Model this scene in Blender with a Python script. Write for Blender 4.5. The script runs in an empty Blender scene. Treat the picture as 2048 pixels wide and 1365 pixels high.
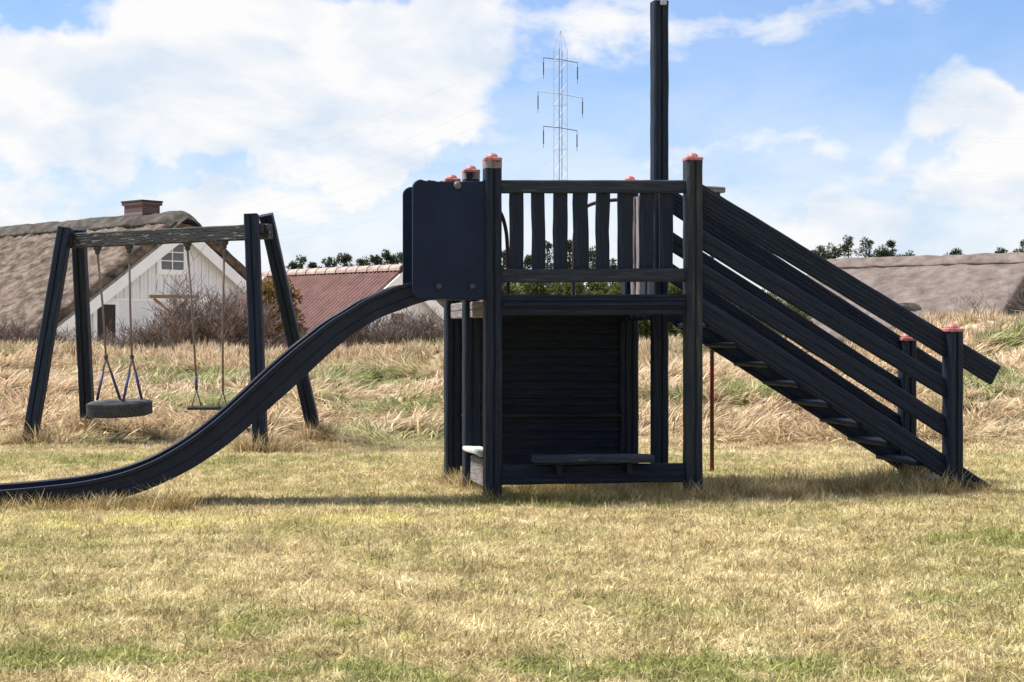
import bpy, math, random
from mathutils import Vector, Matrix, noise
R = math.radians
random.seed(11)

# ------------------------------------------------------------------ camera, sky, sun, exposure
scene = bpy.context.scene
C = scene.collection
FPX, CX, HY, CAMZ = 2965.0, 1024.0, 661.0, 1.221
cam_d = bpy.data.cameras.new('camera'); cam = bpy.data.objects.new('camera', cam_d); C.objects.link(cam)
cam_d.sensor_width = 36.0; cam_d.lens = 36.0*FPX/2048; cam_d.shift_y = -21.5/2048
cam_d.clip_start = 0.1; cam_d.clip_end = 6000
cam.location = (0, 0, CAMZ); cam.rotation_euler = (R(90), 0, 0)
scene.camera = cam

SUN_EL, SUN_AZ = R(57), R(-78)          # azimuth from +Y, positive towards +X
sdir = Vector((math.sin(SUN_AZ)*math.cos(SUN_EL), math.cos(SUN_AZ)*math.cos(SUN_EL), math.sin(SUN_EL)))
sun_d = bpy.data.lights.new('sun', 'SUN'); sun_d.energy = 5.0; sun_d.angle = R(14.0); sun_d.color = (1.0, 0.95, 0.87)
sun = bpy.data.objects.new('sun', sun_d); C.objects.link(sun)
sun.rotation_euler = sdir.to_track_quat('Z', 'Y').to_euler(); sun.location = (-20, 30, 40)

scene.view_settings.view_transform = 'Standard'; scene.view_settings.look = 'None'
scene.view_settings.gamma = 1.0; scene.view_settings.exposure = 0.85
scene.view_settings.use_curve_mapping = False

world = bpy.data.worlds.new('World'); scene.world = world; world.use_nodes = True
SKY_STRENGTH = 0.085
def build_world():
    nt = world.node_tree; N = nt.nodes; L = nt.links
    for n in list(N): N.remove(n)
    def nd(t, **k):
        n = N.new(t)
        for a, b in k.items(): setattr(n, a, b)
        return n
    def mth(op, a, b=None, c=None, clamp=False):
        n = nd('ShaderNodeMath', operation=op, use_clamp=clamp)
        for i, v in enumerate((a, b, c)):
            if v is None: continue
            if isinstance(v, (int, float)): n.inputs[i].default_value = v
            else: L.new(v, n.inputs[i])
        return n.outputs[0]
    def vm(op, a, b=None):
        n = nd('ShaderNodeVectorMath', operation=op)
        for i, v in enumerate((a, b)):
            if v is None: continue
            if isinstance(v, (tuple, Vector)): n.inputs[i].default_value = tuple(v)
            else: L.new(v, n.inputs[i])
        return n
    sky = nd('ShaderNodeTexSky', sky_type='NISHITA'); sky.sun_disc = False
    sky.sun_elevation = SUN_EL; sky.sun_rotation = SUN_AZ
    sky.air_density = 1.0; sky.dust_density = 0.4; sky.ozone_density = 1.6
    tc = nd('ShaderNodeTexCoord'); D = tc.outputs['Generated']
    # warp the view direction a little so that cloud edges billow
    def nz(vec, scale, detail, rough, dist=0.0):
        n = nd('ShaderNodeTexNoise'); n.inputs['Scale'].default_value = scale
        n.inputs['Detail'].default_value = detail; n.inputs['Roughness'].default_value = rough
        n.inputs['Distortion'].default_value = dist
        L.new(vec, n.inputs['Vector']); return n
    w1 = nz(D, 7.0, 5, 0.6)
    off = vm('SUBTRACT', w1.outputs['Color'], (0.5, 0.5, 0.5))
    sc = nd('ShaderNodeVectorMath', operation='SCALE'); L.new(off.outputs[0], sc.inputs[0]); sc.inputs[3].default_value = 0.16
    Dw = vm('ADD', D, sc.outputs[0]).outputs[0]
    total = None
    # (pixel x, pixel y, half width, half height, weight) of the clouds standing in this part of the sky
    blobs = [(150, 190, 300, 135, 1.1), (40, 110, 130, 70, .5), (330, 60, 140, 75, .8), (560, 85, 350, 135, 1.25), (860, 90, 200, 115, 1.1),
             (400, 200, 250, 80, .55), (560, 270, 340, 80, .75), (690, 300, 240, 80, .85), (840, 230, 240, 100, .7),
             (230, 415, 430, 50, .75), (560, 430, 420, 60, .6), (1215, 55, 150, 95, .8),
             (1900, 205, 120, 75, .85), (1830, 335, 170, 60, .5), (2030, 310, 110, 90, .7), (1500, 440, 600, 80, .65), (1700, 260, 500, 40, .35), (1650, 90, 300, 25, .3), (1900, 430, 400, 90, .5),
             (1000, 330, 300, 60, .35), (1830, 10, 90, 40, .5), (1500, 150, 300, 60, .3), (1560, 60, 200, 30, .25), (1500, 300, 350, 60, .22),
             (-300, 250, 300, 120, .7), (2400, 260, 260, 120, .7)]
    for bx, by, hw, hh, wt in blobs:
        c = Vector(((bx-CX)/FPX, 1.0, -(by-HY)/FPX)).normalized()
        s = vm('SUBTRACT', Dw, c).outputs[0]
        s = vm('MULTIPLY', s, (FPX/hw*0.8, 1.2, FPX/hh*0.8)).outputs[0]
        ln = vm('LENGTH', s).outputs['Value']
        mr = nd('ShaderNodeMapRange', interpolation_type='SMOOTHERSTEP'); L.new(ln, mr.inputs['Value'])
        mr.inputs['From Min'].default_value = 0.1; mr.inputs['From Max'].default_value = 1.25
        mr.inputs['To Min'].default_value = wt; mr.inputs['To Max'].default_value = 0
        total = mr.outputs[0] if total is None else mth('ADD', total, mr.outputs[0])
    total = mth('MINIMUM', total, 1.1)
    mp = nd('ShaderNodeMapping'); L.new(D, mp.inputs['Vector']); mp.inputs['Scale'].default_value = (1, 1, 2.2)
    f1 = nz(mp.outputs[0], 6.0, 10, 0.62, 0.25)
    f2 = nz(mp.outputs[0], 24.0, 8, 0.62)
    cov = mth('ADD', mth('MULTIPLY', mth('SUBTRACT', f1.outputs['Fac'], 0.5), 2.3), mth('MULTIPLY', mth('SUBTRACT', f2.outputs['Fac'], 0.5), 0.8))
    # behind and beside the view the same broken cloud goes on
    sep = nd('ShaderNodeSeparateXYZ'); L.new(D, sep.inputs[0])
    out = nd('ShaderNodeMapRange', interpolation_type='SMOOTHSTEP'); L.new(sep.outputs['Y'], out.inputs['Value'])
    out.inputs['From Min'].default_value = 0.93; out.inputs['From Max'].default_value = 0.7
    out.inputs['To Min'].default_value = 0.0; out.inputs['To Max'].default_value = 0.5
    cov = mth('ADD', mth('ADD', cov, total), out.outputs[0])
    al = nd('ShaderNodeMapRange', interpolation_type='SMOOTHSTEP'); L.new(cov, al.inputs['Value'])
    al.inputs['From Min'].default_value = 0.0; al.inputs['From Max'].default_value = 0.98
    # thin milky veil towards the horizon
    veil = nd('ShaderNodeMapRange', interpolation_type='SMOOTHSTEP'); L.new(sep.outputs['Z'], veil.inputs['Value'])
    veil.inputs['From Min'].default_value = 0.0; veil.inputs['From Max'].default_value = 0.21
    veil.inputs['To Min'].default_value = 0.96; veil.inputs['To Max'].default_value = 0.22
    alpha = mth('MAXIMUM', mth('MULTIPLY', al.outputs[0], 0.97), veil.outputs[0])
    # cloud tone
    f3 = nz(mp.outputs[0], 9.0, 6, 0.55)
    f3.inputs['Distortion'].default_value = .3
    tone = nd('ShaderNodeValToRGB'); L.new(f3.outputs['Fac'], tone.inputs[0])
    tone.color_ramp.elements[0].position = 0.36; tone.color_ramp.elements[0].color = (0.68, 0.76, 0.86, 1)
    tone.color_ramp.elements[1].position = 0.56; tone.color_ramp.elements[1].color = (0.93, 0.92, 0.91, 1)
    cs = nd('ShaderNodeVectorMath', operation='SCALE'); L.new(tone.outputs[0], cs.inputs[0]); cs.inputs[3].default_value = 0.60/SKY_STRENGTH
    blue = nd('ShaderNodeMix', data_type='RGBA', blend_type='MULTIPLY'); blue.inputs[0].default_value = 1.0
    L.new(sky.outputs[0], blue.inputs[6]); blue.inputs[7].default_value = (0.52, 0.80, 1.15, 1)
    mix = nd('ShaderNodeMix', data_type='RGBA'); L.new(alpha, mix.inputs[0])
    L.new(blue.outputs[2], mix.inputs[6]); L.new(cs.outputs[0], mix.inputs[7])
    bg = nd('ShaderNodeBackground'); bg.inputs['Strength'].default_value = SKY_STRENGTH
    L.new(mix.outputs[2], bg.inputs['Color'])
    o = nd('ShaderNodeOutputWorld'); L.new(bg.outputs[0], o.inputs['Surface'])
build_world()

# ------------------------------------------------------------------ materials
def mat(name, base, rough=0.7, stops=None, scale=(1, 1, 1), nscale=6.0, detail=6, bump=0.0, bscale=None, spec=0.5, fine=None, coord='Object',
        streak=None, translucent=0.0, metallic=0.0):
    """stops: list of (pos, rgb) over a noise; streak: (rgb, amount, scale) worn patches with a shape of their own"""
    m = bpy.data.materials.new(name); m.use_nodes = True
    nt = m.node_tree; N = nt.nodes; L = nt.links
    b = N['Principled BSDF']; b.inputs['Roughness'].default_value = rough
    b.inputs['Specular IOR Level'].default_value = spec; b.inputs['Metallic'].default_value = metallic
    tc = N.new('ShaderNodeTexCoord'); mp = N.new('ShaderNodeMapping'); mp.inputs['Scale'].default_value = scale
    if coord == 'World':
        g = N.new('ShaderNodeNewGeometry'); L.new(g.outputs['Position'], mp.inputs['Vector'])
    else: L.new(tc.outputs[coord], mp.inputs['Vector'])
    n = N.new('ShaderNodeTexNoise'); n.inputs['Scale'].default_value = nscale; n.inputs['Detail'].default_value = detail
    n.inputs['Roughness'].default_value = 0.65
    L.new(mp.outputs[0], n.inputs['Vector'])
    r = N.new('ShaderNodeValToRGB'); L.new(n.outputs['Fac'], r.inputs[0])
    if stops is None: stops = [(0.3, tuple(c*0.75 for c in base)), (0.7, tuple(min(1, c*1.25) for c in base))]
    el = r.color_ramp.elements
    while len(el) < len(stops): el.new(0.5)
    for e, (p, c) in zip(el, stops): e.position = p; e.color = (*c, 1)
    col = r.outputs[0]
    if streak:
        rgb, lo, ss = streak
        n2 = N.new('ShaderNodeTexNoise'); n2.inputs['Scale'].default_value = ss; n2.inputs['Detail'].default_value = 8
        n2.inputs['Roughness'].default_value = 0.7; L.new(mp.outputs[0], n2.inputs['Vector'])
        mr = N.new('ShaderNodeMapRange'); L.new(n2.outputs['Fac'], mr.inputs['Value'])
        mr.inputs['From Min'].default_value = lo; mr.inputs['From Max'].default_value = lo+0.06
        mx = N.new('ShaderNodeMix'); mx.data_type = 'RGBA'; L.new(mr.outputs[0], mx.inputs[0])
        L.new(col, mx.inputs[6]); mx.inputs[7].default_value = (*rgb, 1); col = mx.outputs[2]
    L.new(col, b.inputs['Base Color'])
    if bump:
        n3 = N.new('ShaderNodeTexNoise'); n3.inputs['Scale'].default_value = bscale or nscale*4; n3.inputs['Detail'].default_value = 8
        L.new(mp.outputs[0], n3.inputs['Vector'])
        bp = N.new('ShaderNodeBump'); bp.inputs['Strength'].default_value = bump; bp.inputs['Distance'].default_value = 0.02
        L.new(n3.outputs['Fac'], bp.inputs['Height']); L.new(bp.outputs[0], b.inputs['Normal'])
    return m

M = {}
M['navy'] = mat('navy_painted_wood', (0.010, 0.015, 0.028), 0.5, [(0.25, (0.0030, 0.0060, 0.0135)), (0.52, (0.0085, 0.0150, 0.0285)), (0.78, (0.027, 0.037, 0.051))],
                scale=(14, 14, 1.0), nscale=3.2, bump=0.5, bscale=9, spec=0.18, streak=((0.04, 0.045, 0.05), 0.72, 3.0))
M['navy_worn'] = mat('worn_navy_wood', (0.02, 0.02, 0.03), 0.65, [(0.3, (0.008, 0.012, 0.022)), (0.55, (0.022, 0.029, 0.043)), (0.75, (0.062, 0.068, 0.080))],
                     scale=(14, 14, 1.1), nscale=3.0, bump=0.7, bscale=9, spec=0.3, streak=((0.17, 0.165, 0.16), 0.63, 4.0))
M['beam_worn'] = mat('flaking_beam_wood', (0.03, 0.03, 0.03), 0.7, [(0.3, (0.012, 0.014, 0.018)), (0.6, (0.04, 0.042, 0.045))],
                     scale=(9, 9, 1.4), nscale=3.0, bump=0.7, bscale=9, spec=0.3, streak=((0.30, 0.31, 0.29), 0.575, 4.5))
M['mossy'] = mat('mossy_post_wood', (0.03, 0.035, 0.02), 0.7, [(0.35, (0.007, 0.012, 0.022)), (0.57, (0.022, 0.029, 0.032)), (0.75, (0.07, 0.074, 0.045))],
                 scale=(9, 9, 1.1), nscale=2.4, bump=0.6, bscale=9, spec=0.3)
M['grey_wood'] = mat('grey_weathered_lit_wood', (0.24, 0.21, 0.21), 0.85, [(0.3, (0.12, 0.10, 0.105)), (0.7, (0.30, 0.27, 0.27))],
                     scale=(16, 16, 1.2), nscale=3.0, bump=0.6, bscale=10, spec=0.2)  # weathered grey; on the left-facing boards it also holds the side light
M['pale_top'] = mat('pale_worn_lit_board', (0.5, 0.52, 0.45), 0.85, [(0.35, (0.30, 0.33, 0.26)), (0.65, (0.62, 0.64, 0.58))], nscale=5, spec=0.2)  # worn paint, with the light on the seat top put into the colour
M['plastic'] = mat('navy_plastic', (0.014, 0.020, 0.034), 0.6, [(0.3, (0.0042, 0.0105, 0.029)), (0.7, (0.0095, 0.018, 0.042))], nscale=3, bump=0.12, bscale=180, spec=0.18)
M['slide'] = mat('slide_plastic', (0.018, 0.023, 0.034), 0.5, [(0.3, (0.0045, 0.008, 0.019)), (0.7, (0.013, 0.018, 0.034))], scale=(1, 1, 1), nscale=4, bump=0.08, bscale=60, spec=0.2,
                 streak=((0.03, 0.03, 0.034), 0.68, 5))
M['cap'] = mat('faded_red_plastic', (0.5, 0.10, 0.10), 0.5, [(0.35, (0.30, 0.075, 0.075)), (0.65, (0.50, 0.21, 0.20))], nscale=18)
M['red'] = mat('red_paint', (0.25, 0.01, 0.02), 0.4, [(0.45, (0.02, 0.005, 0.01)), (0.62, (0.20, 0.006, 0.014))], nscale=3.0)
M['steel'] = mat('galvanised_steel', (0.33, 0.34, 0.36), 0.45, nscale=20, metallic=0.6)
M['bolt'] = mat('dull_bolt', (0.10, 0.11, 0.13), 0.5, nscale=20)
M['dark_steel'] = mat('dark_steel', (0.03, 0.03, 0.035), 0.5, nscale=20)
M['tube_dark'] = mat('dark_red_tube', (0.03, 0.008, 0.012), 0.4, nscale=5)
M['rope'] = mat('worn_rope', (0.20, 0.15, 0.13), 0.9, nscale=60, bump=0.4, bscale=120)
M['sleeve'] = mat('blue_sleeve', (0.045, 0.05, 0.14), 0.6, nscale=30)
M['rubber'] = mat('old_rubber', (0.035, 0.038, 0.042), 0.8, [(0.3, (0.022, 0.025, 0.028)), (0.7, (0.06, 0.063, 0.065))], nscale=12, bump=0.3, bscale=60)
M['white'] = mat('white_painted_boards', (0.78, 0.77, 0.78), 0.6, [(0.25, (0.66, 0.65, 0.66)), (0.7, (0.82, 0.81, 0.82))], nscale=1.3, bump=0.1, bscale=30, spec=0.3)
M['white2'] = mat('white_trim', (0.84, 0.84, 0.84), 0.5, nscale=2, stops=[(0.3, (0.78, 0.77, 0.76)), (0.7, (0.86, 0.86, 0.85))])
M['thatch'] = mat('brown_thatch', (0.2, 0.16, 0.13), 0.95, [(0.34, (0.032, 0.025, 0.021)), (0.47, (0.092, 0.070, 0.056)), (0.64, (0.19, 0.15, 0.12))],
                  coord='World', scale=(1, 1, 1.6), nscale=2.4, detail=12, bump=1.0, bscale=7, spec=0.1)
M['thatch_pink'] = mat('grey_pink_thatch', (0.27, 0.22, 0.2), 0.95, [(0.3, (0.085, 0.068, 0.062)), (0.5, (0.145, 0.118, 0.106)), (0.7, (0.21, 0.175, 0.158))],
                  coord='World', scale=(1, 1, 1.6), nscale=1.6, detail=12, bump=0.8, bscale=9, spec=0.1)
M['ridge'] = mat('mossy_thatch_ridge', (0.12, 0.10, 0.08), 0.95, [(0.3, (0.025, 0.024, 0.021)), (0.5, (0.065, 0.058, 0.05)), (0.72, (0.14, 0.125, 0.11))],
                  coord='World', nscale=2.2, detail=12, bump=1.0, bscale=8, spec=0.1)
M['tile'] = mat('red_brown_sheet', (0.17, 0.085, 0.075), 0.75, [(0.3, (0.115, 0.055, 0.05)), (0.7, (0.22, 0.115, 0.10))], coord='World', nscale=2.5, spec=0.25)
M['ridge_tile'] = mat('pale_ridge_tile', (0.33, 0.24, 0.21), 0.8, [(0.3, (0.22, 0.15, 0.13)), (0.7, (0.46, 0.36, 0.31))], coord='World', nscale=4)
M['dark'] = mat('dark_stained_wood', (0.02, 0.016, 0.015), 0.7, nscale=8)
M['glass'] = mat('window_glass', (0.10, 0.10, 0.11), 0.12, nscale=2, spec=0.6)
M['brownwin'] = mat('brown_shutter', (0.09, 0.06, 0.045), 0.7, nscale=5)
M['timber'] = mat('tanned_timber', (0.22, 0.13, 0.06), 0.75, scale=(10, 10, 1), nscale=3)
M['bark'] = mat('pine_bark', (0.05, 0.035, 0.03), 0.9, nscale=8)
M['twig'] = mat('bare_twigs', (0.15, 0.105, 0.085), 0.9, [(0.3, (0.085, 0.058, 0.046)), (0.7, (0.235, 0.175, 0.145))], coord='World', nscale=2.5)
M['twig_grey'] = mat('grey_twigs', (0.2, 0.16, 0.13), 0.9, coord='World', nscale=2.5)
M['rust'] = mat('rusty_yellow_leaves', (0.20, 0.13, 0.05), 0.9, [(0.3, (0.10, 0.075, 0.035)), (0.7, (0.30, 0.19, 0.06))], coord='World', nscale=2.0)
def leaf_mat(name, stops, nscale=1.5, trans=0.35):
    m = bpy.data.materials.new(name); m.use_nodes = True
    nt = m.node_tree; N = nt.nodes; L = nt.links
    b = N['Principled BSDF']; b.inputs['Roughness'].default_value = 0.7; b.inputs['Specular IOR Level'].default_value = 0.2
    g = N.new('ShaderNodeNewGeometry'); n = N.new('ShaderNodeTexNoise'); n.inputs['Scale'].default_value = nscale; n.inputs['Detail'].default_value = 8
    L.new(g.outputs['Position'], n.inputs['Vector'])
    r = N.new('ShaderNodeValToRGB'); L.new(n.outputs['Fac'], r.inputs[0])
    el = r.color_ramp.elements
    while len(el) < len(stops): el.new(0.5)
    for e, (p, c) in zip(el, stops): e.position = p; e.color = (*c, 1)
    L.new(r.outputs[0], b.inputs['Base Color'])
    t = N.new('ShaderNodeBsdfTranslucent'); L.new(r.outputs[0], t.inputs['Color'])
    mx = N.new('ShaderNodeMixShader'); mx.inputs[0].default_value = trans
    L.new(b.outputs[0], mx.inputs[1]); L.new(t.outputs[0], mx.inputs[2]); L.new(mx.outputs[0], N['Material Output'].inputs['Surface'])
    return m
M['pine'] = leaf_mat('pine_needles', [(0.3, (0.018, 0.026, 0.013)), (0.6, (0.045, 0.058, 0.026)), (0.8, (0.085, 0.098, 0.038))], 1.2)
M['bushgreen'] = leaf_mat('bush_leaves', [(0.3, (0.045, 0.06, 0.022)), (0.6, (0.12, 0.145, 0.045)), (0.8, (0.20, 0.21, 0.07))], 1.2)
M['rust'] = leaf_mat('rusty_leaves', [(0.3, (0.10, 0.07, 0.035)), (0.7, (0.26, 0.17, 0.06))], 1.5)

def brick_mat():
    m = bpy.data.materials.new('dark_brick'); m.use_nodes = True
    N = m.node_tree.nodes; L = m.node_tree.links; b = N['Principled BSDF']; b.inputs['Roughness'].default_value = 0.9
    tc = N.new('ShaderNodeTexCoord'); mp = N.new('ShaderNodeMapping'); mp.inputs['Rotation'].default_value = (R(90), 0, 0)
    L.new(tc.outputs['Object'], mp.inputs['Vector'])
    t = N.new('ShaderNodeTexBrick'); L.new(mp.outputs[0], t.inputs['Vector'])
    t.inputs['Scale'].default_value = 1.0; t.inputs['Brick Width'].default_value = 0.24; t.inputs['Row Height'].default_value = 0.075
    t.inputs['Mortar Size'].default_value = 0.01
    t.inputs['Color1'].default_value = (0.085, 0.045, 0.045, 1); t.inputs['Color2'].default_value = (0.13, 0.075, 0.07, 1)
    t.inputs['Mortar'].default_value = (0.16, 0.13, 0.13, 1)
    L.new(t.outputs['Color'], b.inputs['Base Color'])
    return m
M['brick'] = brick_mat()

# ground tint shared by soil and blades: dry straw, green patches, a pinkish bank
PATCH = []
def grass_color(N, L, kind):
    """returns a colour socket. Patches are in world space so soil and blades agree."""
    g = N.new('ShaderNodeNewGeometry')
    def noise_(scale, detail=4, sc=(1, 1, 1), rough=0.6):
        mp = N.new('ShaderNodeMapping'); mp.inputs['Scale'].default_value = sc; L.new(g.outputs['Position'], mp.inputs['Vector'])
        n = N.new('ShaderNodeTexNoise'); n.inputs['Scale'].default_value = scale; n.inputs['Detail'].default_value = detail
        n.inputs['Roughness'].default_value = rough
        L.new(mp.outputs[0], n.inputs['Vector']); return n.outputs['Fac']
    def ramp(f, stops):
        r = N.new('ShaderNodeValToRGB'); L.new(f, r.inputs[0]); el = r.color_ramp.elements
        while len(el) < len(stops): el.new(0.5)
        for e, (p, c) in zip(el, stops): e.position = p; e.color = (*c, 1) if isinstance(c, tuple) else (c, c, c, 1)
        return r.outputs[0]
    def mixc(f, a, b):
        m = N.new('ShaderNodeMix'); m.data_type = 'RGBA'
        if isinstance(f, float): m.inputs[0].default_value = f
        else: L.new(f, m.inputs[0])
        for i, v in ((6, a), (7, b)):
            if isinstance(v, tuple): m.inputs[i].default_value = (*v, 1)
            else: L.new(v, m.inputs[i])
        return m.outputs[2]
    straw = ramp(noise_(2.6, 7), [(0.3, (0.40, 0.32, 0.17)), (0.5, (0.60, 0.50, 0.29)), (0.72, (0.80, 0.71, 0.46))])
    olive = ramp(noise_(5.0, 6), [(0.3, (0.17, 0.20, 0.05)), (0.7, (0.42, 0.43, 0.14))])
    gm = ramp(noise_(0.55, 6, (1, 0.8, 1), .7), [(0.47, 0.0), (0.66, 0.62)])
    def patches(lst):
        wob = noise_(3.2, 5, (1, 1, 1), .7); tot = None
        for (x, y, rx, ry, w) in lst:
            a = N.new('ShaderNodeVectorMath'); a.operation = 'SUBTRACT'; L.new(g.outputs['Position'], a.inputs[0]); a.inputs[1].default_value = (x, y, 0)
            b = N.new('ShaderNodeVectorMath'); b.operation = 'MULTIPLY'; L.new(a.outputs[0], b.inputs[0]); b.inputs[1].default_value = (1/rx, 1/ry, 0)
            c = N.new('ShaderNodeVectorMath'); c.operation = 'LENGTH'; L.new(b.outputs[0], c.inputs[0])
            d = N.new('ShaderNodeMapRange'); L.new(c.outputs['Value'], d.inputs['Value']); d.inputs['From Min'].default_value = 0.0; d.inputs['From Max'].default_value = 1.5
            d.inputs['To Min'].default_value = w; d.inputs['To Max'].default_value = 0
            if tot is None: tot = d.outputs[0]
            else:
                e = N.new('ShaderNodeMath'); e.operation = 'MAXIMUM'; L.new(tot, e.inputs[0]); L.new(d.outputs[0], e.inputs[1]); tot = e.outputs[0]
        w2 = N.new('ShaderNodeMath'); w2.operation = 'MULTIPLY_ADD'; L.new(wob, w2.inputs[0]); w2.inputs[1].default_value = 2.0; w2.inputs[2].default_value = -0.5
        e = N.new('ShaderNodeMath'); e.operation = 'ADD'; L.new(tot, e.inputs[0]); L.new(w2.outputs[0], e.inputs[1])
        return ramp(e.outputs[0], [(0.66, 0.0), (0.92, .85)])
    lawn = mixc(gm, straw, olive)
    mo = N.new('ShaderNodeMix'); mo.data_type = 'RGBA'; mo.blend_type = 'MULTIPLY'; mo.inputs[0].default_value = 1.0
    L.new(lawn, mo.inputs[6]); L.new(ramp(noise_(7.5, 8, (1, 1, 1), .75), [(0.34, (0.60, 0.58, 0.48)), (0.54, (1.16, 1.15, 1.12))]), mo.inputs[7]); lawn = mo.outputs[2]
    lawn = mixc(patches([(-3.2, 13.9, 3.0, .8, .42), (1.6, 14.2, 1.5, .7, .35), (2.79, 8.64, .45, .35, .6), (-.49, 5.25, .5, .25, .55), (.62, 5.3, .8, .3, .6), (-1.7, 5.5, .5, .3, .55), (.3, 10.4, 1.2, .35, .4),
                         (1.9, 6.6, .5, .4, .3), (-.9, 6.1, .4, .3, .35)]), lawn, olive)
    lawn = mixc(patches([(-2.2, 9.4, 1.2, .42, .42), (-1.0, 9.5, .9, .36, .38)]), lawn, (0.70, 0.64, 0.27))
    bankstraw = ramp(noise_(2.6, 9, (1, 1, 2), .72), [(0.3, (0.40, 0.275, 0.18)), (0.5, (0.64, 0.505, 0.34)), (0.72, (0.86, 0.755, 0.55))])
    bankgreen = ramp(noise_(3.0, 6), [(0.3, (0.15, 0.21, 0.06)), (0.7, (0.42, 0.47, 0.20))])
    gm2 = ramp(noise_(0.42, 6, (1, 1, 1.5), .65), [(0.53, 0.0), (0.63, 0.6)])
    bank = mixc(gm2, bankstraw, bankgreen)
    bank = mixc(patches([(-4.73, 22.5, 1.0, 1.1, .68), (-3.97, 19.5, .9, 1.0, .55), (-1.43, 19.0, 1.2, 1.1, .6), (-2.2, 22, 1.1, 1.1, .5), (3.2, 20, 1.0, 1.2, .62), (2.1, 19.5, .6, 1.0, .45),
                         (6.6, 21, .6, 1.2, .7), (8.4, 24, 1.0, 1.0, .5), (-4.9, 18.9, .5, .8, .5), (-6.3, 24, .8, 1.0, .45)]), bank, bankgreen)
    sp = N.new('ShaderNodeSeparateXYZ'); L.new(g.outputs['Position'], sp.inputs[0])
    mr = N.new('ShaderNodeMapRange'); L.new(sp.outputs['Y'], mr.inputs['Value']); mr.interpolation_type = 'SMOOTHSTEP'
    mr.inputs['From Min'].default_value = 13.5; mr.inputs['From Max'].default_value = 17.5
    return mixc(mr.outputs[0], lawn, bank), g, mixc, ramp, noise_

def soil_mat():
    m = bpy.data.materials.new('matted_dry_turf'); m.use_nodes = True
    N = m.node_tree.nodes; L = m.node_tree.links; b = N['Principled BSDF']; b.inputs['Roughness'].default_value = 0.95
    b.inputs['Specular IOR Level'].default_value = 0.1
    col, g, mixc, ramp, nz = grass_color(N, L, 'soil')
    fine = nz(26, 9, (1, 1, 1), .75)
    dk = ramp(fine, [(0.35, (0.35, 0.32, 0.28)), (0.6, (1.0, 1.0, 1.0))])
    mm = N.new('ShaderNodeMix'); mm.data_type = 'RGBA'; mm.blend_type = 'MULTIPLY'; mm.inputs[0].default_value = 0.8
    L.new(col, mm.inputs[6]); L.new(dk, mm.inputs[7]); L.new(mm.outputs[2], b.inputs['Base Color'])
    bp = N.new('ShaderNodeBump'); bp.inputs['Strength'].default_value = 0.9; bp.inputs['Distance'].default_value = 0.05
    L.new(fine, bp.inputs['Height']); L.new(bp.outputs[0], b.inputs['Normal'])
    return m
def blade_mat(name, tint=(1, 1, 1), spread=(0.45, 1.4), trans=0.35):
    m = bpy.data.materials.new(name); m.use_nodes = True
    N = m.node_tree.nodes; L = m.node_tree.links; b = N['Principled BSDF']; b.inputs['Roughness'].default_value = 0.75
    b.inputs['Specular IOR Level'].default_value = 0.15
    col, g, mixc, ramp, nz = grass_color(N, L, 'blade')
    oi = N.new('ShaderNodeObjectInfo')
    va = N.new('ShaderNodeMath'); va.operation = 'ADD'; L.new(oi.outputs['Random'], va.inputs[0]); L.new(g.outputs['Random Per Island'], va.inputs[1])
    fr = N.new('ShaderNodeMath'); fr.operation = 'FRACT'; L.new(va.outputs[0], fr.inputs[0])
    mr = N.new('ShaderNodeMapRange'); L.new(fr.outputs[0], mr.inputs['Value'])
    mr.inputs['To Min'].default_value = spread[0]; mr.inputs['To Max'].default_value = spread[1]
    tn = N.new('ShaderNodeVectorMath'); tn.operation = 'MULTIPLY'; L.new(col, tn.inputs[0]); tn.inputs[1].default_value = tint
    sc = N.new('ShaderNodeVectorMath'); sc.operation = 'SCALE'; L.new(tn.outputs[0], sc.inputs[0]); L.new(mr.outputs[0], sc.inputs[3])
    L.new(sc.outputs[0], b.inputs['Base Color'])
    t = N.new('ShaderNodeBsdfTranslucent'); L.new(sc.outputs[0], t.inputs['Color'])
    mx = N.new('ShaderNodeMixShader'); mx.inputs[0].default_value = trans
    L.new(b.outputs[0], mx.inputs[1]); L.new(t.outputs[0], mx.inputs[2]); L.new(mx.outputs[0], N['Material Output'].inputs['Surface'])
    return m
M['soil'] = soil_mat()
M['blade'] = blade_mat('lawn_blades')
M['bankblade'] = blade_mat('bank_blades', (1.02, 1.0, 0.98), (0.38, 1.35))
M['darkblade'] = blade_mat('rough_brown_blades', (0.74, 0.64, 0.53), (0.3, 1.4))

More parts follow.
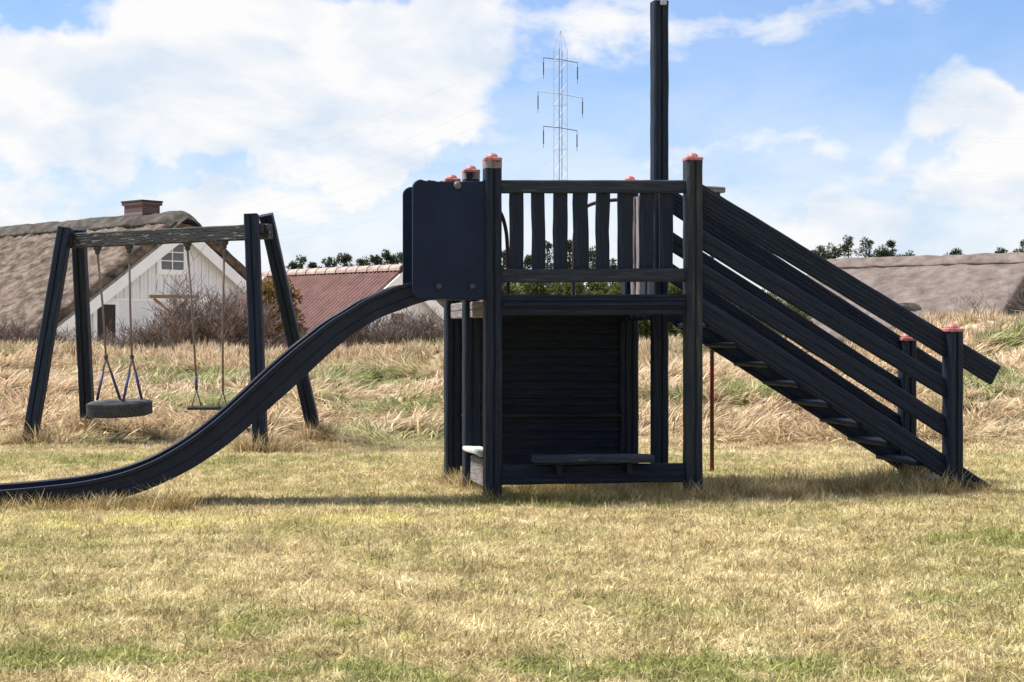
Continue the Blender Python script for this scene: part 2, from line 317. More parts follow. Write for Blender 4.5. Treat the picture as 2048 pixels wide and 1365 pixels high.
# ------------------------------------------------------------------ mesh helpers
WM = {}
class MB:
    def __init__(s): s.v = []; s.f = []
    def add(s, vs, fs):
        o = len(s.v); s.v += [tuple(p) for p in vs]; s.f += [tuple(i+o for i in f) for f in fs]
    def box(s, c, d):
        x, y, z = c; a, b, e = (q/2 for q in d)
        s.add([(x+i*a, y+j*b, z+k*e) for k in (-1, 1) for j in (-1, 1) for i in (-1, 1)],
              [(0, 2, 3, 1), (4, 5, 7, 6), (0, 1, 5, 4), (2, 6, 7, 3), (0, 4, 6, 2), (1, 3, 7, 5)])
    def hexa(s, p):   # bottom 4, top 4
        s.add(p, [(3, 2, 1, 0), (4, 5, 6, 7), (0, 1, 5, 4), (1, 2, 6, 5), (2, 3, 7, 6), (3, 0, 4, 7)])
    def sweep(s, secs, closed=True, cap=True):
        n = len(secs[0]); vs = [p for q in secs for p in q]; fs = []
        for i in range(len(secs)-1):
            for j in range(n if closed else n-1):
                k = (j+1) % n; fs.append((i*n+j, i*n+k, (i+1)*n+k, (i+1)*n+j))
        if cap: fs.append(tuple(reversed(range(n)))); fs.append(tuple((len(secs)-1)*n+j for j in range(n)))
        s.add(vs, fs)
    def tube(s, pts, r, n=6, r2=None):
        pts = [Vector(p) for p in pts]; secs = []
        for i, p in enumerate(pts):
            d = (pts[min(i+1, len(pts)-1)]-pts[max(i-1, 0)]).normalized()
            a = d.orthogonal().normalized() if i == 0 else (pa - d*pa.dot(d)).normalized()
            pa = a; b = d.cross(a)
            rr = r if r2 is None else r+(r2-r)*i/max(1, len(pts)-1)
            secs.append([p+(a*math.cos(2*math.pi*k/n)+b*math.sin(2*math.pi*k/n))*rr for k in range(n)])
        s.sweep(secs)
    def lathe(s, prof, n=20, c=(0, 0, 0)):
        secs = [[(c[0]+r*math.cos(2*math.pi*k/n), c[1]+r*math.sin(2*math.pi*k/n), c[2]+z) for k in range(n)] for r, z in prof]
        s.sweep(secs)
    def build(s, name, m, parent=None, mw=None, smooth=False, bevel=0):
        me = bpy.data.meshes.new(name); me.from_pydata(s.v, [], s.f); me.update()
        if smooth: me.polygons.foreach_set('use_smooth', [True]*len(me.polygons))
        me.materials.append(m)
        return link(name, me, parent, mw, bevel)
def link(name, data, parent=None, mw=None, bevel=0):
    o = bpy.data.objects.new(name, data); C.objects.link(o)
    mw = mw or Matrix.Identity(4)
    if parent is not None:
        o.parent = parent; o.matrix_basis = WM[parent.name].inverted() @ mw
    else: o.matrix_basis = mw
    WM[o.name] = mw
    if bevel:
        b = o.modifiers.new('edge_rounding', 'BEVEL'); b.width = bevel; b.segments = 2; b.limit_method = 'ANGLE'
    return o
def tag(o, label=None, cat=None, group=None, kind=None):
    if label: o['label'] = label
    if cat: o['category'] = cat
    if group: o['group'] = group
    if kind: o['kind'] = kind
    return o
def thing(name, loc, label, cat, group=None, rz=0):
    mw = Matrix.Translation(Vector(loc)) @ Matrix.Rotation(rz, 4, 'Z')
    o = link(name, None, None, mw); o.empty_display_size = 0.2
    return tag(o, label, cat, group)
def copy_tree(root, mw, label=None, group=None):
    r = root.copy(); C.objects.link(r); r.matrix_basis = mw; WM[r.name] = mw
    if label: r['label'] = label
    if group: r['group'] = group
    for ch in list(root.children):
        c = ch.copy(); C.objects.link(c); c.parent = r; WM[c.name] = mw @ ch.matrix_basis
        for g in ch.children:
            d = g.copy(); C.objects.link(d); d.parent = c
    return r

def rect_profile(w, h, c=0.006, groove=(), gw=0.008, gd=0.006):
    """closed profile, x = across (w), y = up (h); grooves on both x faces at the given y"""
    a, b = w/2, h/2
    p = [(-a+c, -b), (a-c, -b), (a, -b+c)]
    for y in sorted(groove): p += [(a, y-gw/2), (a-gd, y-gw/4), (a-gd, y+gw/4), (a, y+gw/2)]
    p += [(a, b-c), (a-c, b), (-a+c, b), (-a, b-c)]
    for y in sorted(groove, reverse=True): p += [(-a, y+gw/2), (-a+gd, y+gw/4), (-a+gd, y-gw/4), (-a, y-gw/2)]
    p += [(-a, -b+c)]
    return p
seedn = [0]
def beam(name, A, B, w, h, m, parent, up=Vector((0, 0, 1)), side=None, groove=(), wob=0.0018, segs=None, c=0.009, gw=0.008, gd=0.006, label=None):
    """a length of timber from A to B: w across, h along 'up'; local z runs along it"""
    A, B = Vector(A), Vector(B); z = (B-A); Lg = z.length; z.normalize()
    if side is not None: x = (Vector(side) - z*Vector(side).dot(z)).normalized(); y = z.cross(x)
    else: y = (up - z*up.dot(z)).normalized(); x = y.cross(z)
    mw = Matrix(((x.x, y.x, z.x, A.x), (x.y, y.y, z.y, A.y), (x.z, y.z, z.z, A.z), (0, 0, 0, 1)))
    prof = rect_profile(w, h, c, groove, gw, gd)
    n = segs or max(2, int(Lg/0.09)); mb = MB(); secs = []; seedn[0] += 1; sd = seedn[0]*7.3
    for i in range(n+1):
        t = Lg*i/n; e = []
        for (px, py) in prof:
            q = noise.noise_vector(Vector((px*6+sd, py*6, t*5)))*wob*2
            e.append((px+q.x, py+q.y, t+(q.z if i in (0, n) else 0)))
        secs.append(e)
    mb.sweep(secs)
    o = mb.build(name, m, parent, mw)
    if label: o['label'] = label
    return o
def P(px, py, Y): return Vector(((px-CX)/FPX*Y, Y, CAMZ-(py-HY)/FPX*Y))

# ------------------------------------------------------------------ ground
def sst(a, b, x):
    t = min(1, max(0, (x-a)/(b-a))); return t*t*(3-2*t)
def gz(x, y):
    foot = 15.6 + 1.3*noise.noise(Vector((x*0.21, 3.1, 0)))
    crest = 0.74 + 0.12*noise.noise(Vector((x*0.3, 7.7, 0))) + 0.52*sst(6.0, 8.6, x)*(1-0.25*sst(9.0, 11, x)) - 0.09*sst(-5.5, -3.5, x)*(1-sst(-1.5, 0.5, x))
    up = sst(foot, 26.5, y)*0.55 + 0.45*min(1, max(0, (y-foot)/(26.5-foot)))
    down = 1 - 0.75*sst(29, 36, y)
    z = crest*up*down
    z += 0.24*up*(1-sst(28, 40, y))*noise.noise(Vector((x*0.75, y*0.6, 1.0))) + 0.10*up*(1-sst(28, 40, y))*noise.noise(Vector((x*2.3, y*1.9, 4.0)))
    z += 0.018*noise.noise(Vector((x*0.9, y*0.9, 0.3)))*(1-sst(40, 80, y))
    if y > 150: z += (y-150)*0.0
    return z
def ground():
    mb = MB(); rad = [0.0]; r = 0.5
    while r < 4000: rad.append(r); r *= 1.0115 if 8 < r < 45 else 1.05
    angs = []; a = -180
    while a < 180:
        angs.append(a); a += 0.35 if -40 < a < 40 else 6
    n = len(angs); vs = []
    for r in rad:
        for a in angs:
            x = r*math.sin(R(a)); y = -3 + r*math.cos(R(a)); vs.append((x, y, gz(x, y)))
    fs = []
    for i in range(len(rad)-1):
        for j in range(n):
            k = (j+1) % n; fs.append((i*n+j, (i+1)*n+j, (i+1)*n+k, i*n+k))
    mb.add(vs, fs)
    o = mb.build('ground', M['soil'], smooth=True)
    tag(o, 'dry straw coloured turf rising to a low grassy bank behind the playground', kind='structure')
ground()

# ------------------------------------------------------------------ grass
tufts = bpy.data.collections.new('tuft_shapes')     # source shapes, only ever seen as scattered blades
def make_tuft(name, nb, hlo, hhi, spread, lean, width, m, curl=0.8, wind=(0, 0), segs=2, rnd=None):
    rnd = rnd or random.Random(hash(name) % 9999); vs = []; fs = []
    for _ in range(nb):
        a = rnd.uniform(0, 6.283); rr = spread*math.sqrt(rnd.random()); x, y = rr*math.cos(a), rr*math.sin(a)
        h = rnd.uniform(hlo, hhi); da = rnd.uniform(0, 6.283)
        dx, dy = math.cos(da)*lean*rnd.random()+wind[0]*rnd.uniform(.5, 1.2), math.sin(da)*lean*rnd.random()+wind[1]*rnd.uniform(.5, 1.2)
        w = width*rnd.uniform(.6, 1.2); wa = rnd.uniform(0, 3.14); wx, wy = math.cos(wa)*w/2, math.sin(wa)*w/2
        o = len(vs)
        for k in range(segs+1):
            t = k/segs; px = x+dx*h*(t**1.3); py = y+dy*h*(t**1.3)
            rise = h*t*(1-curl*0.5*t*math.hypot(dx, dy)); rise = max(rise, 0.004*k)
            if k < segs: ww = 1-0.5*t; vs += [(px-wx*ww, py-wy*ww, rise-0.004), (px+wx*ww, py+wy*ww, rise-0.004)]
            else: vs.append((px, py, rise))
        for k in range(segs-1): fs.append((o+2*k, o+2*k+1, o+2*k+3, o+2*k+2))
        fs.append((o+2*segs-2, o+2*segs-1, o+2*segs))
    me = bpy.data.meshes.new(name); me.from_pydata(vs, [], fs); me.materials.append(m)
    return me
def scatter(name, meshes, pts, label):
    """pts: (x, y, z, rx, ry, rz, scale, variant)"""
    col = bpy.data.collections.new(name+'_shapes')
    for i, me in enumerate(meshes):
        o = bpy.data.objects.new('%s_tuft_%02d' % (name, i), me); col.objects.link(o)
    me = bpy.data.meshes.new(name); me.from_pydata([p[:3] for p in pts], [], [])
    a = me.attributes.new('rot', 'FLOAT_VECTOR', 'POINT'); a.data.foreach_set('vector', [q for p in pts for q in p[3:6]])
    a = me.attributes.new('scl', 'FLOAT', 'POINT'); a.data.foreach_set('value', [p[6] for p in pts])
    a = me.attributes.new('pick', 'INT', 'POINT'); a.data.foreach_set('value', [p[7] for p in pts])
    o = bpy.data.objects.new(name, me); C.objects.link(o); WM[o.name] = Matrix.Identity(4)
    ng = bpy.data.node_groups.new(name+'_scatter', 'GeometryNodeTree')
    ng.interface.new_socket('Geometry', in_out='INPUT', socket_type='NodeSocketGeometry')
    ng.interface.new_socket('Geometry', in_out='OUTPUT', socket_type='NodeSocketGeometry')
    N = ng.nodes; L = ng.links
    gi = N.new('NodeGroupInput'); go = N.new('NodeGroupOutput')
    ci = N.new('GeometryNodeCollectionInfo'); ci.inputs['Collection'].default_value = col
    ci.inputs['Separate Children'].default_value = True; ci.inputs['Reset Children'].default_value = True
    ip = N.new('GeometryNodeInstanceOnPoints'); ip.inputs['Pick Instance'].default_value = True
    def na(nm, t):
        n = N.new('GeometryNodeInputNamedAttribute'); n.data_type = t; n.inputs['Name'].default_value = nm; return n.outputs['Attribute']
    L.new(gi.outputs[0], ip.inputs['Points']); L.new(ci.outputs[0], ip.inputs['Instance'])
    L.new(na('pick', 'INT'), ip.inputs['Instance Index']); L.new(na('rot', 'FLOAT_VECTOR'), ip.inputs['Rotation'])
    L.new(na('scl', 'FLOAT'), ip.inputs['Scale']); L.new(ip.outputs[0], go.inputs[0])
    md = o.modifiers.new('scatter', 'NODES'); md.node_group = ng
    return tag(o, label, kind='stuff')
def grass():
    rnd = random.Random(5)
    # mown lawn in front and between
    lawn = [make_tuft('lawn%d' % i, 34, .012, .032+.005*i, .065, 2.3, .0062, M['blade'], rnd=random.Random(i)) for i in range(4)]
    lawn += [make_tuft('lawn_long%d' % i, 24, .02, .055, .07, 2.0, .0060, M['blade'], rnd=random.Random(40+i)) for i in range(2)]
    pts = []
    for y0, y1, dens in ((4.6, 6.2, 620), (6.2, 8.2, 430), (8.2, 11, 330), (11, 14, 230), (14, 18.5, 120)):
        n = int(dens*(y1-y0)*(0.80*(y0+y1)/2)); 
        for _ in range(n):
            y = rnd.uniform(y0, y1); x = rnd.uniform(-.40, .40)*y
            q = noise.noise(Vector((x*1.1, y*1.1, 9)))
            v = rnd.randrange(4) if rnd.random() > .10+.5*max(0, q) else 4+rnd.randrange(2)
            pts.append((x, y, gz(x, y), rnd.uniform(-.15, .15), rnd.uniform(-.15, .15), rnd.uniform(0, 6.28), rnd.uniform(.7, 1.3)*(1+.02*y), v))
    scatter('lawn_grass', lawn, pts, 'short mown dry grass with green patches in front of the play tower')
    # wind-laid long grass on the bank
    bank = [make_tuft('bank%d' % i, 30, .12, .30, .10, 1.2, .021, M['bankblade'], wind=(random.Random(i).uniform(.6, 1.9), random.Random(i+9).uniform(-1.3, -.2)), segs=4, curl=.75, rnd=random.Random(60+i)) for i in range(5)]
    bank += [make_tuft('plume%d' % i, 30, .12, .27, .12, .55, .016, M['bankblade'], segs=3, rnd=random.Random(80+i)) for i in range(2)]
    bank += [make_tuft('bankshort%d' % i, 44, .03, .08, .15, 1.8, .011, M['bankblade'], segs=2, rnd=random.Random(90+i)) for i in range(2)]
    pts = []
    for y0, y1, dens in ((15.2, 18, 46), (18, 22, 40), (22, 26, 34), (26, 31, 32)):
        n = int(dens*(y1-y0)*(0.82*(y0+y1)/2))
        for _ in range(n):
            y = rnd.uniform(y0, y1); x = rnd.uniform(-.41, .41)*y
            q = noise.noise(Vector((x*.8, y*.8, 2)))
            if y < 17.2:
                v = 7+rnd.randrange(2) if rnd.random() < (17.4-y)/1.8+q*.4 else rnd.randrange(5)
            elif y > 24 and rnd.random() < .5+.4*sst(24, 27, y): v = 5+rnd.randrange(2)
            else: v = rnd.randrange(5) if q > -.25 or rnd.random() < .4 else 7+rnd.randrange(2)
            swirl = 1.6*noise.noise(Vector((x*.35, y*.35, 5)))
            pts.append((x, y, gz(x, y)-.01, rnd.uniform(-.2, .2), rnd.uniform(-.2, .2), swirl*3+rnd.uniform(-.7, .7), rnd.uniform(.55, 1.3)*(1+.5*q), v))
    scatter('bank_grass', bank, pts, 'long wind-laid straw and green grass covering the bank behind the swings')
    # unmown fringe under the stairs, the tower and around the swing legs
    rough = [make_tuft('rough%d' % i, 30, .10, .26, .09, 1.3, .0068, M['darkblade'], segs=3, wind=(.4, -.2), rnd=random.Random(120+i)) for i in range(3)]
    rough += [make_tuft('roughpale%d' % i, 18, .12, .30, .08, 1.3, .0062, M['bankblade'], segs=3, wind=(.3, -.4), rnd=random.Random(140+i)) for i in range(2)]
    pts = []
    def clump(x0, y0, sx, sy, n, s0=.6, s1=1.1, pale=.25):
        for _ in range(n):
            x, y = x0+rnd.gauss(0, sx), y0+rnd.gauss(0, sy)
            v = 3+rnd.randrange(2) if rnd.random() < pale else rnd.randrange(3)
            pts.append((x, y, gz(x, y)-.01, rnd.uniform(-.25, .25), rnd.uniform(-.25, .25), rnd.uniform(0, 6.28), rnd.uniform(s0, s1), v))
    for _ in range(560):
        t = rnd.random(); x, y = 1.5+t*1.85, 10.95+.24*t*2.0*.75+rnd.gauss(.12, .22)
        k = .7+.5*noise.noise(Vector((x*2.6, y*2.0, 3)))
        clump(x, y, .02, .02, 1, .4*k+.1, 1.05*k+.1, .42)
    clump(3.25, 11.05, .2, .1, 34, .35, .75, .45); clump(3.15, 11.8, .15, .1, 30)
    for _ in range(170): clump(rnd.uniform(-.2, 1.5), rnd.uniform(10.45, 10.95), .02, .02, 1, .3, .7, .3)
    for _ in range(160): clump(rnd.uniform(-.3, 1.3), rnd.uniform(11, 12.4), .02, .02, 1, .4, .8)
    for bx, by in ((-.15, 10.55), (-.3, 11.25), (-.45, 11.7), (-.47, 12.05), (1.33, 10.8)): clump(bx, by, .07, .06, 14, .4, .8, .4)
    for _ in range(120):
        t = rnd.random(); clump(-3.5+1.2*t, 9.95+.2*t, .05, .06, 1, .3, .75, .4)
    clump(-2.32, 10.05, .06, .04, 12, .7, 1.1)
    for px, y in ((56, 15.65), (178, 16.8), (522, 14.95), (640, 16.1)):
        clump((px-CX)/FPX*y, y-.05, .11, .06, 40, .7, 1.35, .55)
    for _ in range(40): clump((575-CX)/FPX*15.3+rnd.gauss(0, .25), 15.2+rnd.gauss(0, .15), .05, .05, 1, .5, 1., .5)
    for _ in range(120): clump((350-CX)/FPX*17.3+rnd.gauss(0, .35), 17.2+rnd.gauss(0, .2), .05, .05, 1, .6, 1.1, .3)
    for _ in range(60):
        y = rnd.uniform(5.5, 10.5); clump(rnd.uniform(-.36, .36)*y, y, .03, .03, 1, .22, .42, .5)
    scatter('rough_grass', rough, pts, 'taller unmown brown grass under the stairs and round the post feet')
grass()

# ------------------------------------------------------------------ play tower
OX, OY = -0.1415, 10.62
TU, TV = R(10.0), R(13.5)
U = Vector((math.cos(TU), math.sin(TU), 0)); V = Vector((-math.sin(TV), math.cos(TV), 0)); Z = Vector((0, 0, 1))
def F(px, py, b=0.0):
    """point of the upright plane b metres behind the tower's front that is seen at this pixel"""
    ox, oy = OX+b*V.x, OY+b*V.y; k = (px-CX)/FPX
    a = (k*oy-ox)/(U.x-k*U.y); x, y = ox+a*U.x, oy+a*U.y
    return Vector((x, y, CAMZ-(py-HY)/FPX*y))
def T(a, b, z): return Vector((OX, OY, 0)) + U*a + V*b + Z*z
A_R = 1.490; B_M = 0.74; B_B = 1.48

tower = thing('play_tower', (0.5, 11.3, 0), 'navy-black wooden play tower with curved slide on its left and railed stairs on its right', 'play tower')
def post(px_name, base, ztop, m, s=0.118, cap=True, groove=(0,), zb=-0.15, label=None):
    o = beam('post', base+Z*zb, base+Z*ztop, s, s, m, tower, side=U, groove=groove, c=0.010, gw=0.016, gd=0.010)
    # grooves must show on the front: local x along U gives grooves on the sides, so add the front pair
    if label: o['label'] = label
    if cap: make_cap(base+Z*ztop)
    return o
cap_mesh = []
def make_cap(p, s=.93):
    mw = Matrix.Translation(p) @ Matrix.Rotation(TU, 4, 'Z') @ Matrix.Scale(s, 4)
    if not cap_mesh:
        mb = MB()
        secs = []
        for (q, z) in ((.066, -.012), (.068, -.004), (.068, .008), (.062, .014)):
            secs.append([(q*sx*(1 if k else .9), q*sy*(.9 if k else 1), z) for sx, sy, k in ((-1, -1, 1), (-1, -1, 0), (1, -1, 0), (1, -1, 1), (1, 1, 1), (1, 1, 0), (-1, 1, 0), (-1, 1, 1))])
        mb.sweep(secs)
        mb.lathe([(.046, .013), (.045, .022), (.038, .036), (.026, .046), (.012, .050), (.001, .051)], 18)
        o = mb.build('post_cap', M['cap'], tower, mw, smooth=False); cap_mesh.append(o.data)
        for p_ in o.data.polygons: p_.use_smooth = p_.index > 32
        return o
    return link('post_cap', cap_mesh[0], tower, mw)
# posts: groove on the face towards the camera -> side=V
def post2(base, ztop, m, s=0.118, cap=True, zb=-0.15, label=None, name='post'):
    mwf = Vector(base)
    o = beam(name, mwf+Z*zb, mwf+Z*ztop, s, s, m, tower, side=V, groove=(0,), c=0.012, gw=0.020, gd=0.012)
    if label: o['label'] = label
    if cap: make_cap(mwf+Z*ztop)
    return o
post2(T(0, 0, 0), 2.443, M['navy'], label='front left post with a worn top under its red cap')
post2(T(A_R, 0, 0), 2.475, M['mossy'], label='front right post, its top green with moss')
post2(T(0, B_M, 0), 2.435, M['navy'])
post2(T(0, B_B, 0), 2.44, M['navy'])
post2(T(A_R, B_B, 0), 2.455, M['navy'])
post2(T(A_R, B_M, 0), 3.79, M['navy'], cap=False, name='tall_post', label='tall mast post rising high above the railing')
mb = MB(); mb.box((0, 0, 0), (.05, .05, .03)); mb.build('mast_plate', M['steel'], tower, Matrix.Translation(T(A_R+.01, B_M-.062, 3.765)), bevel=.004)
# worn pale patches where the caps have bled, as thin bare collars
for a, b, z in ((0, 0, 2.405), (0, B_M, 2.40)):
    beam('bare_collar', T(a, b, z-.028), T(a, b, z+.030), .1205, .1205, M['grey_wood'], tower, side=V, groove=(0,), c=.012, gw=.02, gd=.012, segs=2, wob=.0006)

def rail(name, pxa, ya, pxb, yb, hpx, b, th, m, groove=(), **k):
    A = F(pxa, ya+hpx/2, b); B = F(pxb, yb+hpx/2, b); h = hpx/FPX*(A.y+B.y)/2
    return beam(name, A, B, th, h, m, tower, groove=groove, **k)
rail('top_rail', 996, 361, 1374, 361, 26, 0.0, .045, M['navy_worn'])
rail('middle_rail', 996, 539, 1374, 537, 27, 0.0, .045, M['navy_worn'])
rail('platform_beam', 996, 590, 1374, 589, 42, 0.0, .050, M['navy'], groove=(-.03, 0, .03, .055), gd=.005)
rail('bottom_beam', 996, 932, 1374, 926, 38, 0.0, .050, M['navy'], groove=(-.02, .025), gd=.003)
# front railing slats, each a little crooked
for px, w, e in ((1032.5, 29, .5), (1076.5, 27, -.5), (1120.5, 29, .5), (1161.5, 31, -1), (1205.5, 28, .8), (1250, 31, 0), (1293, 30, .5), (1332, 28, -.5)):
    A = F(px-e, 548, .032); B = F(px+e, 379, .032)
    beam('slat', A, B, .022, w/FPX*A.y, M['navy'], tower, side=V, wob=.004, c=.004)
# deck planks and joists
for k in range(10):
    b = .02+k*.16
    if b > B_B: break
    beam('deck_plank', T(.07, b, 1.405), T(A_R-.07, b, 1.412), .145, .032, M['navy'], tower, up=Z)
# back beams
beam('platform_beam', T(.055, B_B, 1.36), T(A_R-.055, B_B, 1.36), .05, .15, M['navy'], tower, groove=(0,))
# sides
beam('side_beam', T(0.0, .055, 1.375), T(0.0, B_M-.055, 1.375), .045, .125, M['grey_wood'], tower, groove=(0,), label='weathered side board under the slide, side light painted into its grey')  # light from the left is put into the grey of both boards
beam('side_beam', T(0.0, B_M+.055, 1.375), T(0.0, B_B-.055, 1.375), .045, .125, M['grey_wood'], tower, groove=(0,), label='weathered side board under the slide, side light painted into its grey')
beam('side_beam', T(A_R, B_M+.055, 1.375), T(A_R, B_B-.055, 1.375), .045, .15, M['navy'], tower, groove=(0,))
# railing on the right rear side, facing in
beam('side_rail', T(A_R, B_M+.055, 2.27), T(A_R, B_B-.055, 2.27), .04, .09, M['navy_worn'], tower)
beam('side_rail', T(A_R, B_M+.055, 1.62), T(A_R, B_B-.055, 1.62), .04, .09, M['navy_worn'], tower)
for k, b in enumerate((.86, 1.0, 1.14, 1.29)):
    beam('side_slat', T(A_R-.035, b, 1.50), T(A_R-.035, b+.01, 2.30), .022, .10, M['grey_wood'] if k > 1 else M['navy_worn'], tower, side=U, wob=.004, label='weathered slat of the right side railing, side light painted into its grey' if k > 1 else None)  # the grey slats carry wear and the light on their inner faces
beam('side_rail', T(0, B_M+.055, 2.2), T(0, B_B-.055, 2.2), .04, .09, M['navy_worn'], tower)
beam('side_rail', T(0, B_M+.055, 1.62), T(0, B_B-.055, 1.62), .04, .09, M['navy_worn'], tower)
for b in (.87, 1.02, 1.17, 1.32):
    beam('side_slat', T(.035, b, 1.50), T(.035, b, 2.24), .022, .10, M['navy_worn'], tower, side=U, wob=.003)
# back wall of the den below: horizontal planks
zz = 0.12
for k in range(12):
    w = .134 if k != 3 else .142
    if zz+w > 1.44: break
    zo = zz + w/2; off = .011*(k % 2)
    beam('wall_plank', T(.055, B_B-.01+off, zo), T(A_R-.055, B_B-.01+off, zo), .022, w+.012, M['navy'], tower, groove=(0,), gd=.004, wob=.0015)
    zz += w
beam('ledge', T(.06, B_B-.075, .535), T(A_R-.08, B_B-.075, .52), .10, .022, M['mossy'], tower, up=Z, wob=.004, label='mossy narrow ledge across the back wall')
beam('corner_batten', T(A_R-.08, B_B-.045, .05), T(A_R-.08, B_B-.045, 1.3), .04, .04, M['navy'], tower, side=V)
# side wall, partly closed low down, and the seats
beam('side_plank', T(0.0, .055, .175), T(0.0, B_M-.055, .175), .035, .20, M['grey_wood'], tower, groove=(), wob=.004, label='bare board below the side seat, side light painted into its grey')  # side light is part of this board's grey
beam('side_seat', T(-.012, .065, .325), T(-.012, B_M-.065, .325), .13, .035, M['pale_top'], tower, up=Z, wob=.004, label='worn side seat, light on its top painted into the pale colour')  # paleness is worn paint plus painted light on the top
mbs = F(1068, 908, -.07); mbe = F(1302, 907, -.07)
beam('seat', mbs-Z*.036, mbe-Z*.036, .20, .050, M['navy_worn'], tower, up=Z, wob=.002, label='plank seat fixed on the front bottom beam')
for t_ in (.2, .8):
    q = mbs.lerp(mbe, t_)-Z*.10; beam('seat_bracket', q-V*.05, q+V*.05, .04, .09, M['navy'], tower, up=Z)

# rounded panels beside the slide mouth
def panel(pl, pt, pr, pb, b, th, rpx, ragged=False, label=None):
    pts = []; 
    def arc(cx, cy, a0, a1):
        for k in range(7):
            a = R(a0+(a1-a0)*k/6); pts.append((cx+rpx*math.cos(a), cy-rpx*math.sin(a)))
    arc(pl+rpx, pt+rpx, 180, 90)
    if ragged:
        x = pl+rpx+6
        while x < pr-4: pts.append((x, pt+2+3.0*noise.noise(Vector((x*.16, 0, 0)))+(2.0 if x > pl+45 else 0))); x += 5
    pts.append((pr, pt)); pts.append((pr, pb)); arc(pl+rpx, pb-rpx, 270, 180)
    fr = [F(x, y, b) for x, y in pts]; ins = 0.006
    cen = sum(fr, Vector())/len(fr)
    def sh(q, d, off): return q+(cen-q).normalized()*d+V*off
    mb = MB(); mb.sweep([[sh(q, ins, 0) for q in fr], [sh(q, 0, ins) for q in fr], [sh(q, 0, th-ins) for q in fr], [sh(q, ins, th) for q in fr]])
    o = mb.build('side_panel', M['plastic'], tower)
    if label: o['label'] = label
    return o
panel(825, 359, 972, 598, -0.035, .026, 17, True, 'rounded front panel of the slide mouth with a ragged top edge')
panel(806, 374, 930, 590, .60, .026, 16, False)
for px, py, m, s in ((915, 371, M['bolt'], 1.15), (878, 573, M['dark_steel'], 1.0), (945, 573, M['dark_steel'], 1.0)):
    q = F(px, py, -.036); mb = MB()  # domed head
    mb.lathe([(.024*s, 0), (.024*s, .006), (.019*s, .013), (.010*s, .018), (.001, .019)], 14)
    mb.build('bolt', m, tower, Matrix.Translation(q) @ V.to_track_quat('-Z', 'Y').to_matrix().to_4x4(), smooth=True)

# slide: a U-shaped chute
def slide():
    top = [(972, 575), (900, 566), (832, 565), (796, 572), (760, 587), (730, 600), (700, 619), (660, 643), (620, 674), (580, 706), (540, 741), (495, 783), (450, 824), (415, 853), (380, 879), (340, 904), (300, 925), (250, 944), (200, 957), (150, 966), (100, 972), (50, 977), (0, 981), (-60, 985), (-120, 990)]
    bot = [(972, 598), (920, 599), (872, 599), (835, 608), (797, 622), (765, 634), (735, 650), (700, 673), (663, 704), (628, 736), (588, 774), (545, 812), (500, 852), (465, 882), (430, 908), (390, 934), (345, 958), (295, 980), (240, 998), (185, 1010), (130, 1016), (75, 1020), (20, 1023), (-50, 1023), (-110, 1025)]
    W = .50; secs = []
    def dense(l):
        out = []
        for i in range(len(l)-1):
            p0 = l[max(i-1, 0)]; p1 = l[i]; p2 = l[i+1]; p3 = l[min(i+2, len(l)-1)]
            for k in range(3):
                t = k/3; out.append(tuple(.5*((2*p1[j])+(-p0[j]+p2[j])*t+(2*p0[j]-5*p1[j]+4*p2[j]-p3[j])*t*t+(-p0[j]+3*p1[j]-3*p2[j]+p3[j])*t**3) for j in (0, 1)))
        out.append(l[-1]); return out
    top, bot = dense(top), dense(bot)
    rim = []
    for (tx, ty), (bx, by) in zip(top, bot):
        t = F(tx, ty, .03); b = F(bx, by, .03); d = (t-b); h = d.length; dn = d.normalized()
        prof = [(0, 0), (-.004, .35), (.006, .40), (.006, .80), (-.012, .84), (-.012, .99), (.0, 1.0), (.028, 1.0), (.036, .95), (.036, .35), (.06, .25),
                (W-.06, .25), (W-.036, .35), (W-.036, .95), (W-.028, 1.0), (W, 1.0), (W+.012, .99), (W+.012, .84), (W, .80), (W, .0)]
        secs.append([b + dn*h*f + V*x for x, f in prof])
    mb = MB(); mb.sweep(secs)
    o = mb.build('slide', M['slide'], tower, smooth=False, bevel=0)
    me = o.data
    for p_ in me.polygons: p_.use_smooth = len(p_.vertices) == 4
    at = [e for e in me.edges]
    o['label'] = 'long curved navy slide sweeping down to the left'
    md = o.modifiers.new('crisp', 'EDGE_SPLIT'); md.split_angle = R(28)
slide()

# stairs on the right
stairs = link('stairs', None, tower, Matrix.Translation(T(A_R+.9, .35, 0)))
def srail(name, pa, pb, hpx, b, th, m, groove=(), end=False, parent=stairs, **k):
    A = F(pa[0], pa[1]+hpx[0]/2, b); B = F(pb[0], pb[1]+hpx[1]/2, b)
    ang = math.cos(math.atan2(abs(B.z-A.z), (B.xy-A.xy).length)); h = (hpx[0]/FPX*A.y+hpx[1]/FPX*B.y)/2*ang
    return A, B, h, beam(name, A, B, th, h, m, parent, groove=groove, **k)
near = [('handrail', (1380, 356), (1990, 726), (50, 50), (-.05, -.02, .02, .045)),
        ('stair_board', (1380, 443), (1900, 765), (46, 35), (0,)),
        ('stair_board', (1380, 509), (1900, 842), (46, 36), (0,)),
        ('stringer', (1380, 577), (1972, 968), (56, 40), (-.04, .03))]
SB = .70
for nm, a, b_, h, gr in near:
    A, B, hh, o = srail(nm, a, b_, h, .012, .042, M['navy'], gr, gd=.004, wob=.002)
    off = V*SB
    Bf = B if nm in ('handrail', 'stringer') else B
    d0, d1 = {'handrail': (.045, -.045), 'stair_board': (.04, -.035), 'stringer': (.0, .0)}[nm]
    beam(nm, A+off+Z*d0, Bf+off+Z*d1, .042, hh, M['navy'], stairs, groove=gr, gd=.004, wob=.002)
E = F(1905, 983, 0)
EP = Vector((E.x, E.y, 0))
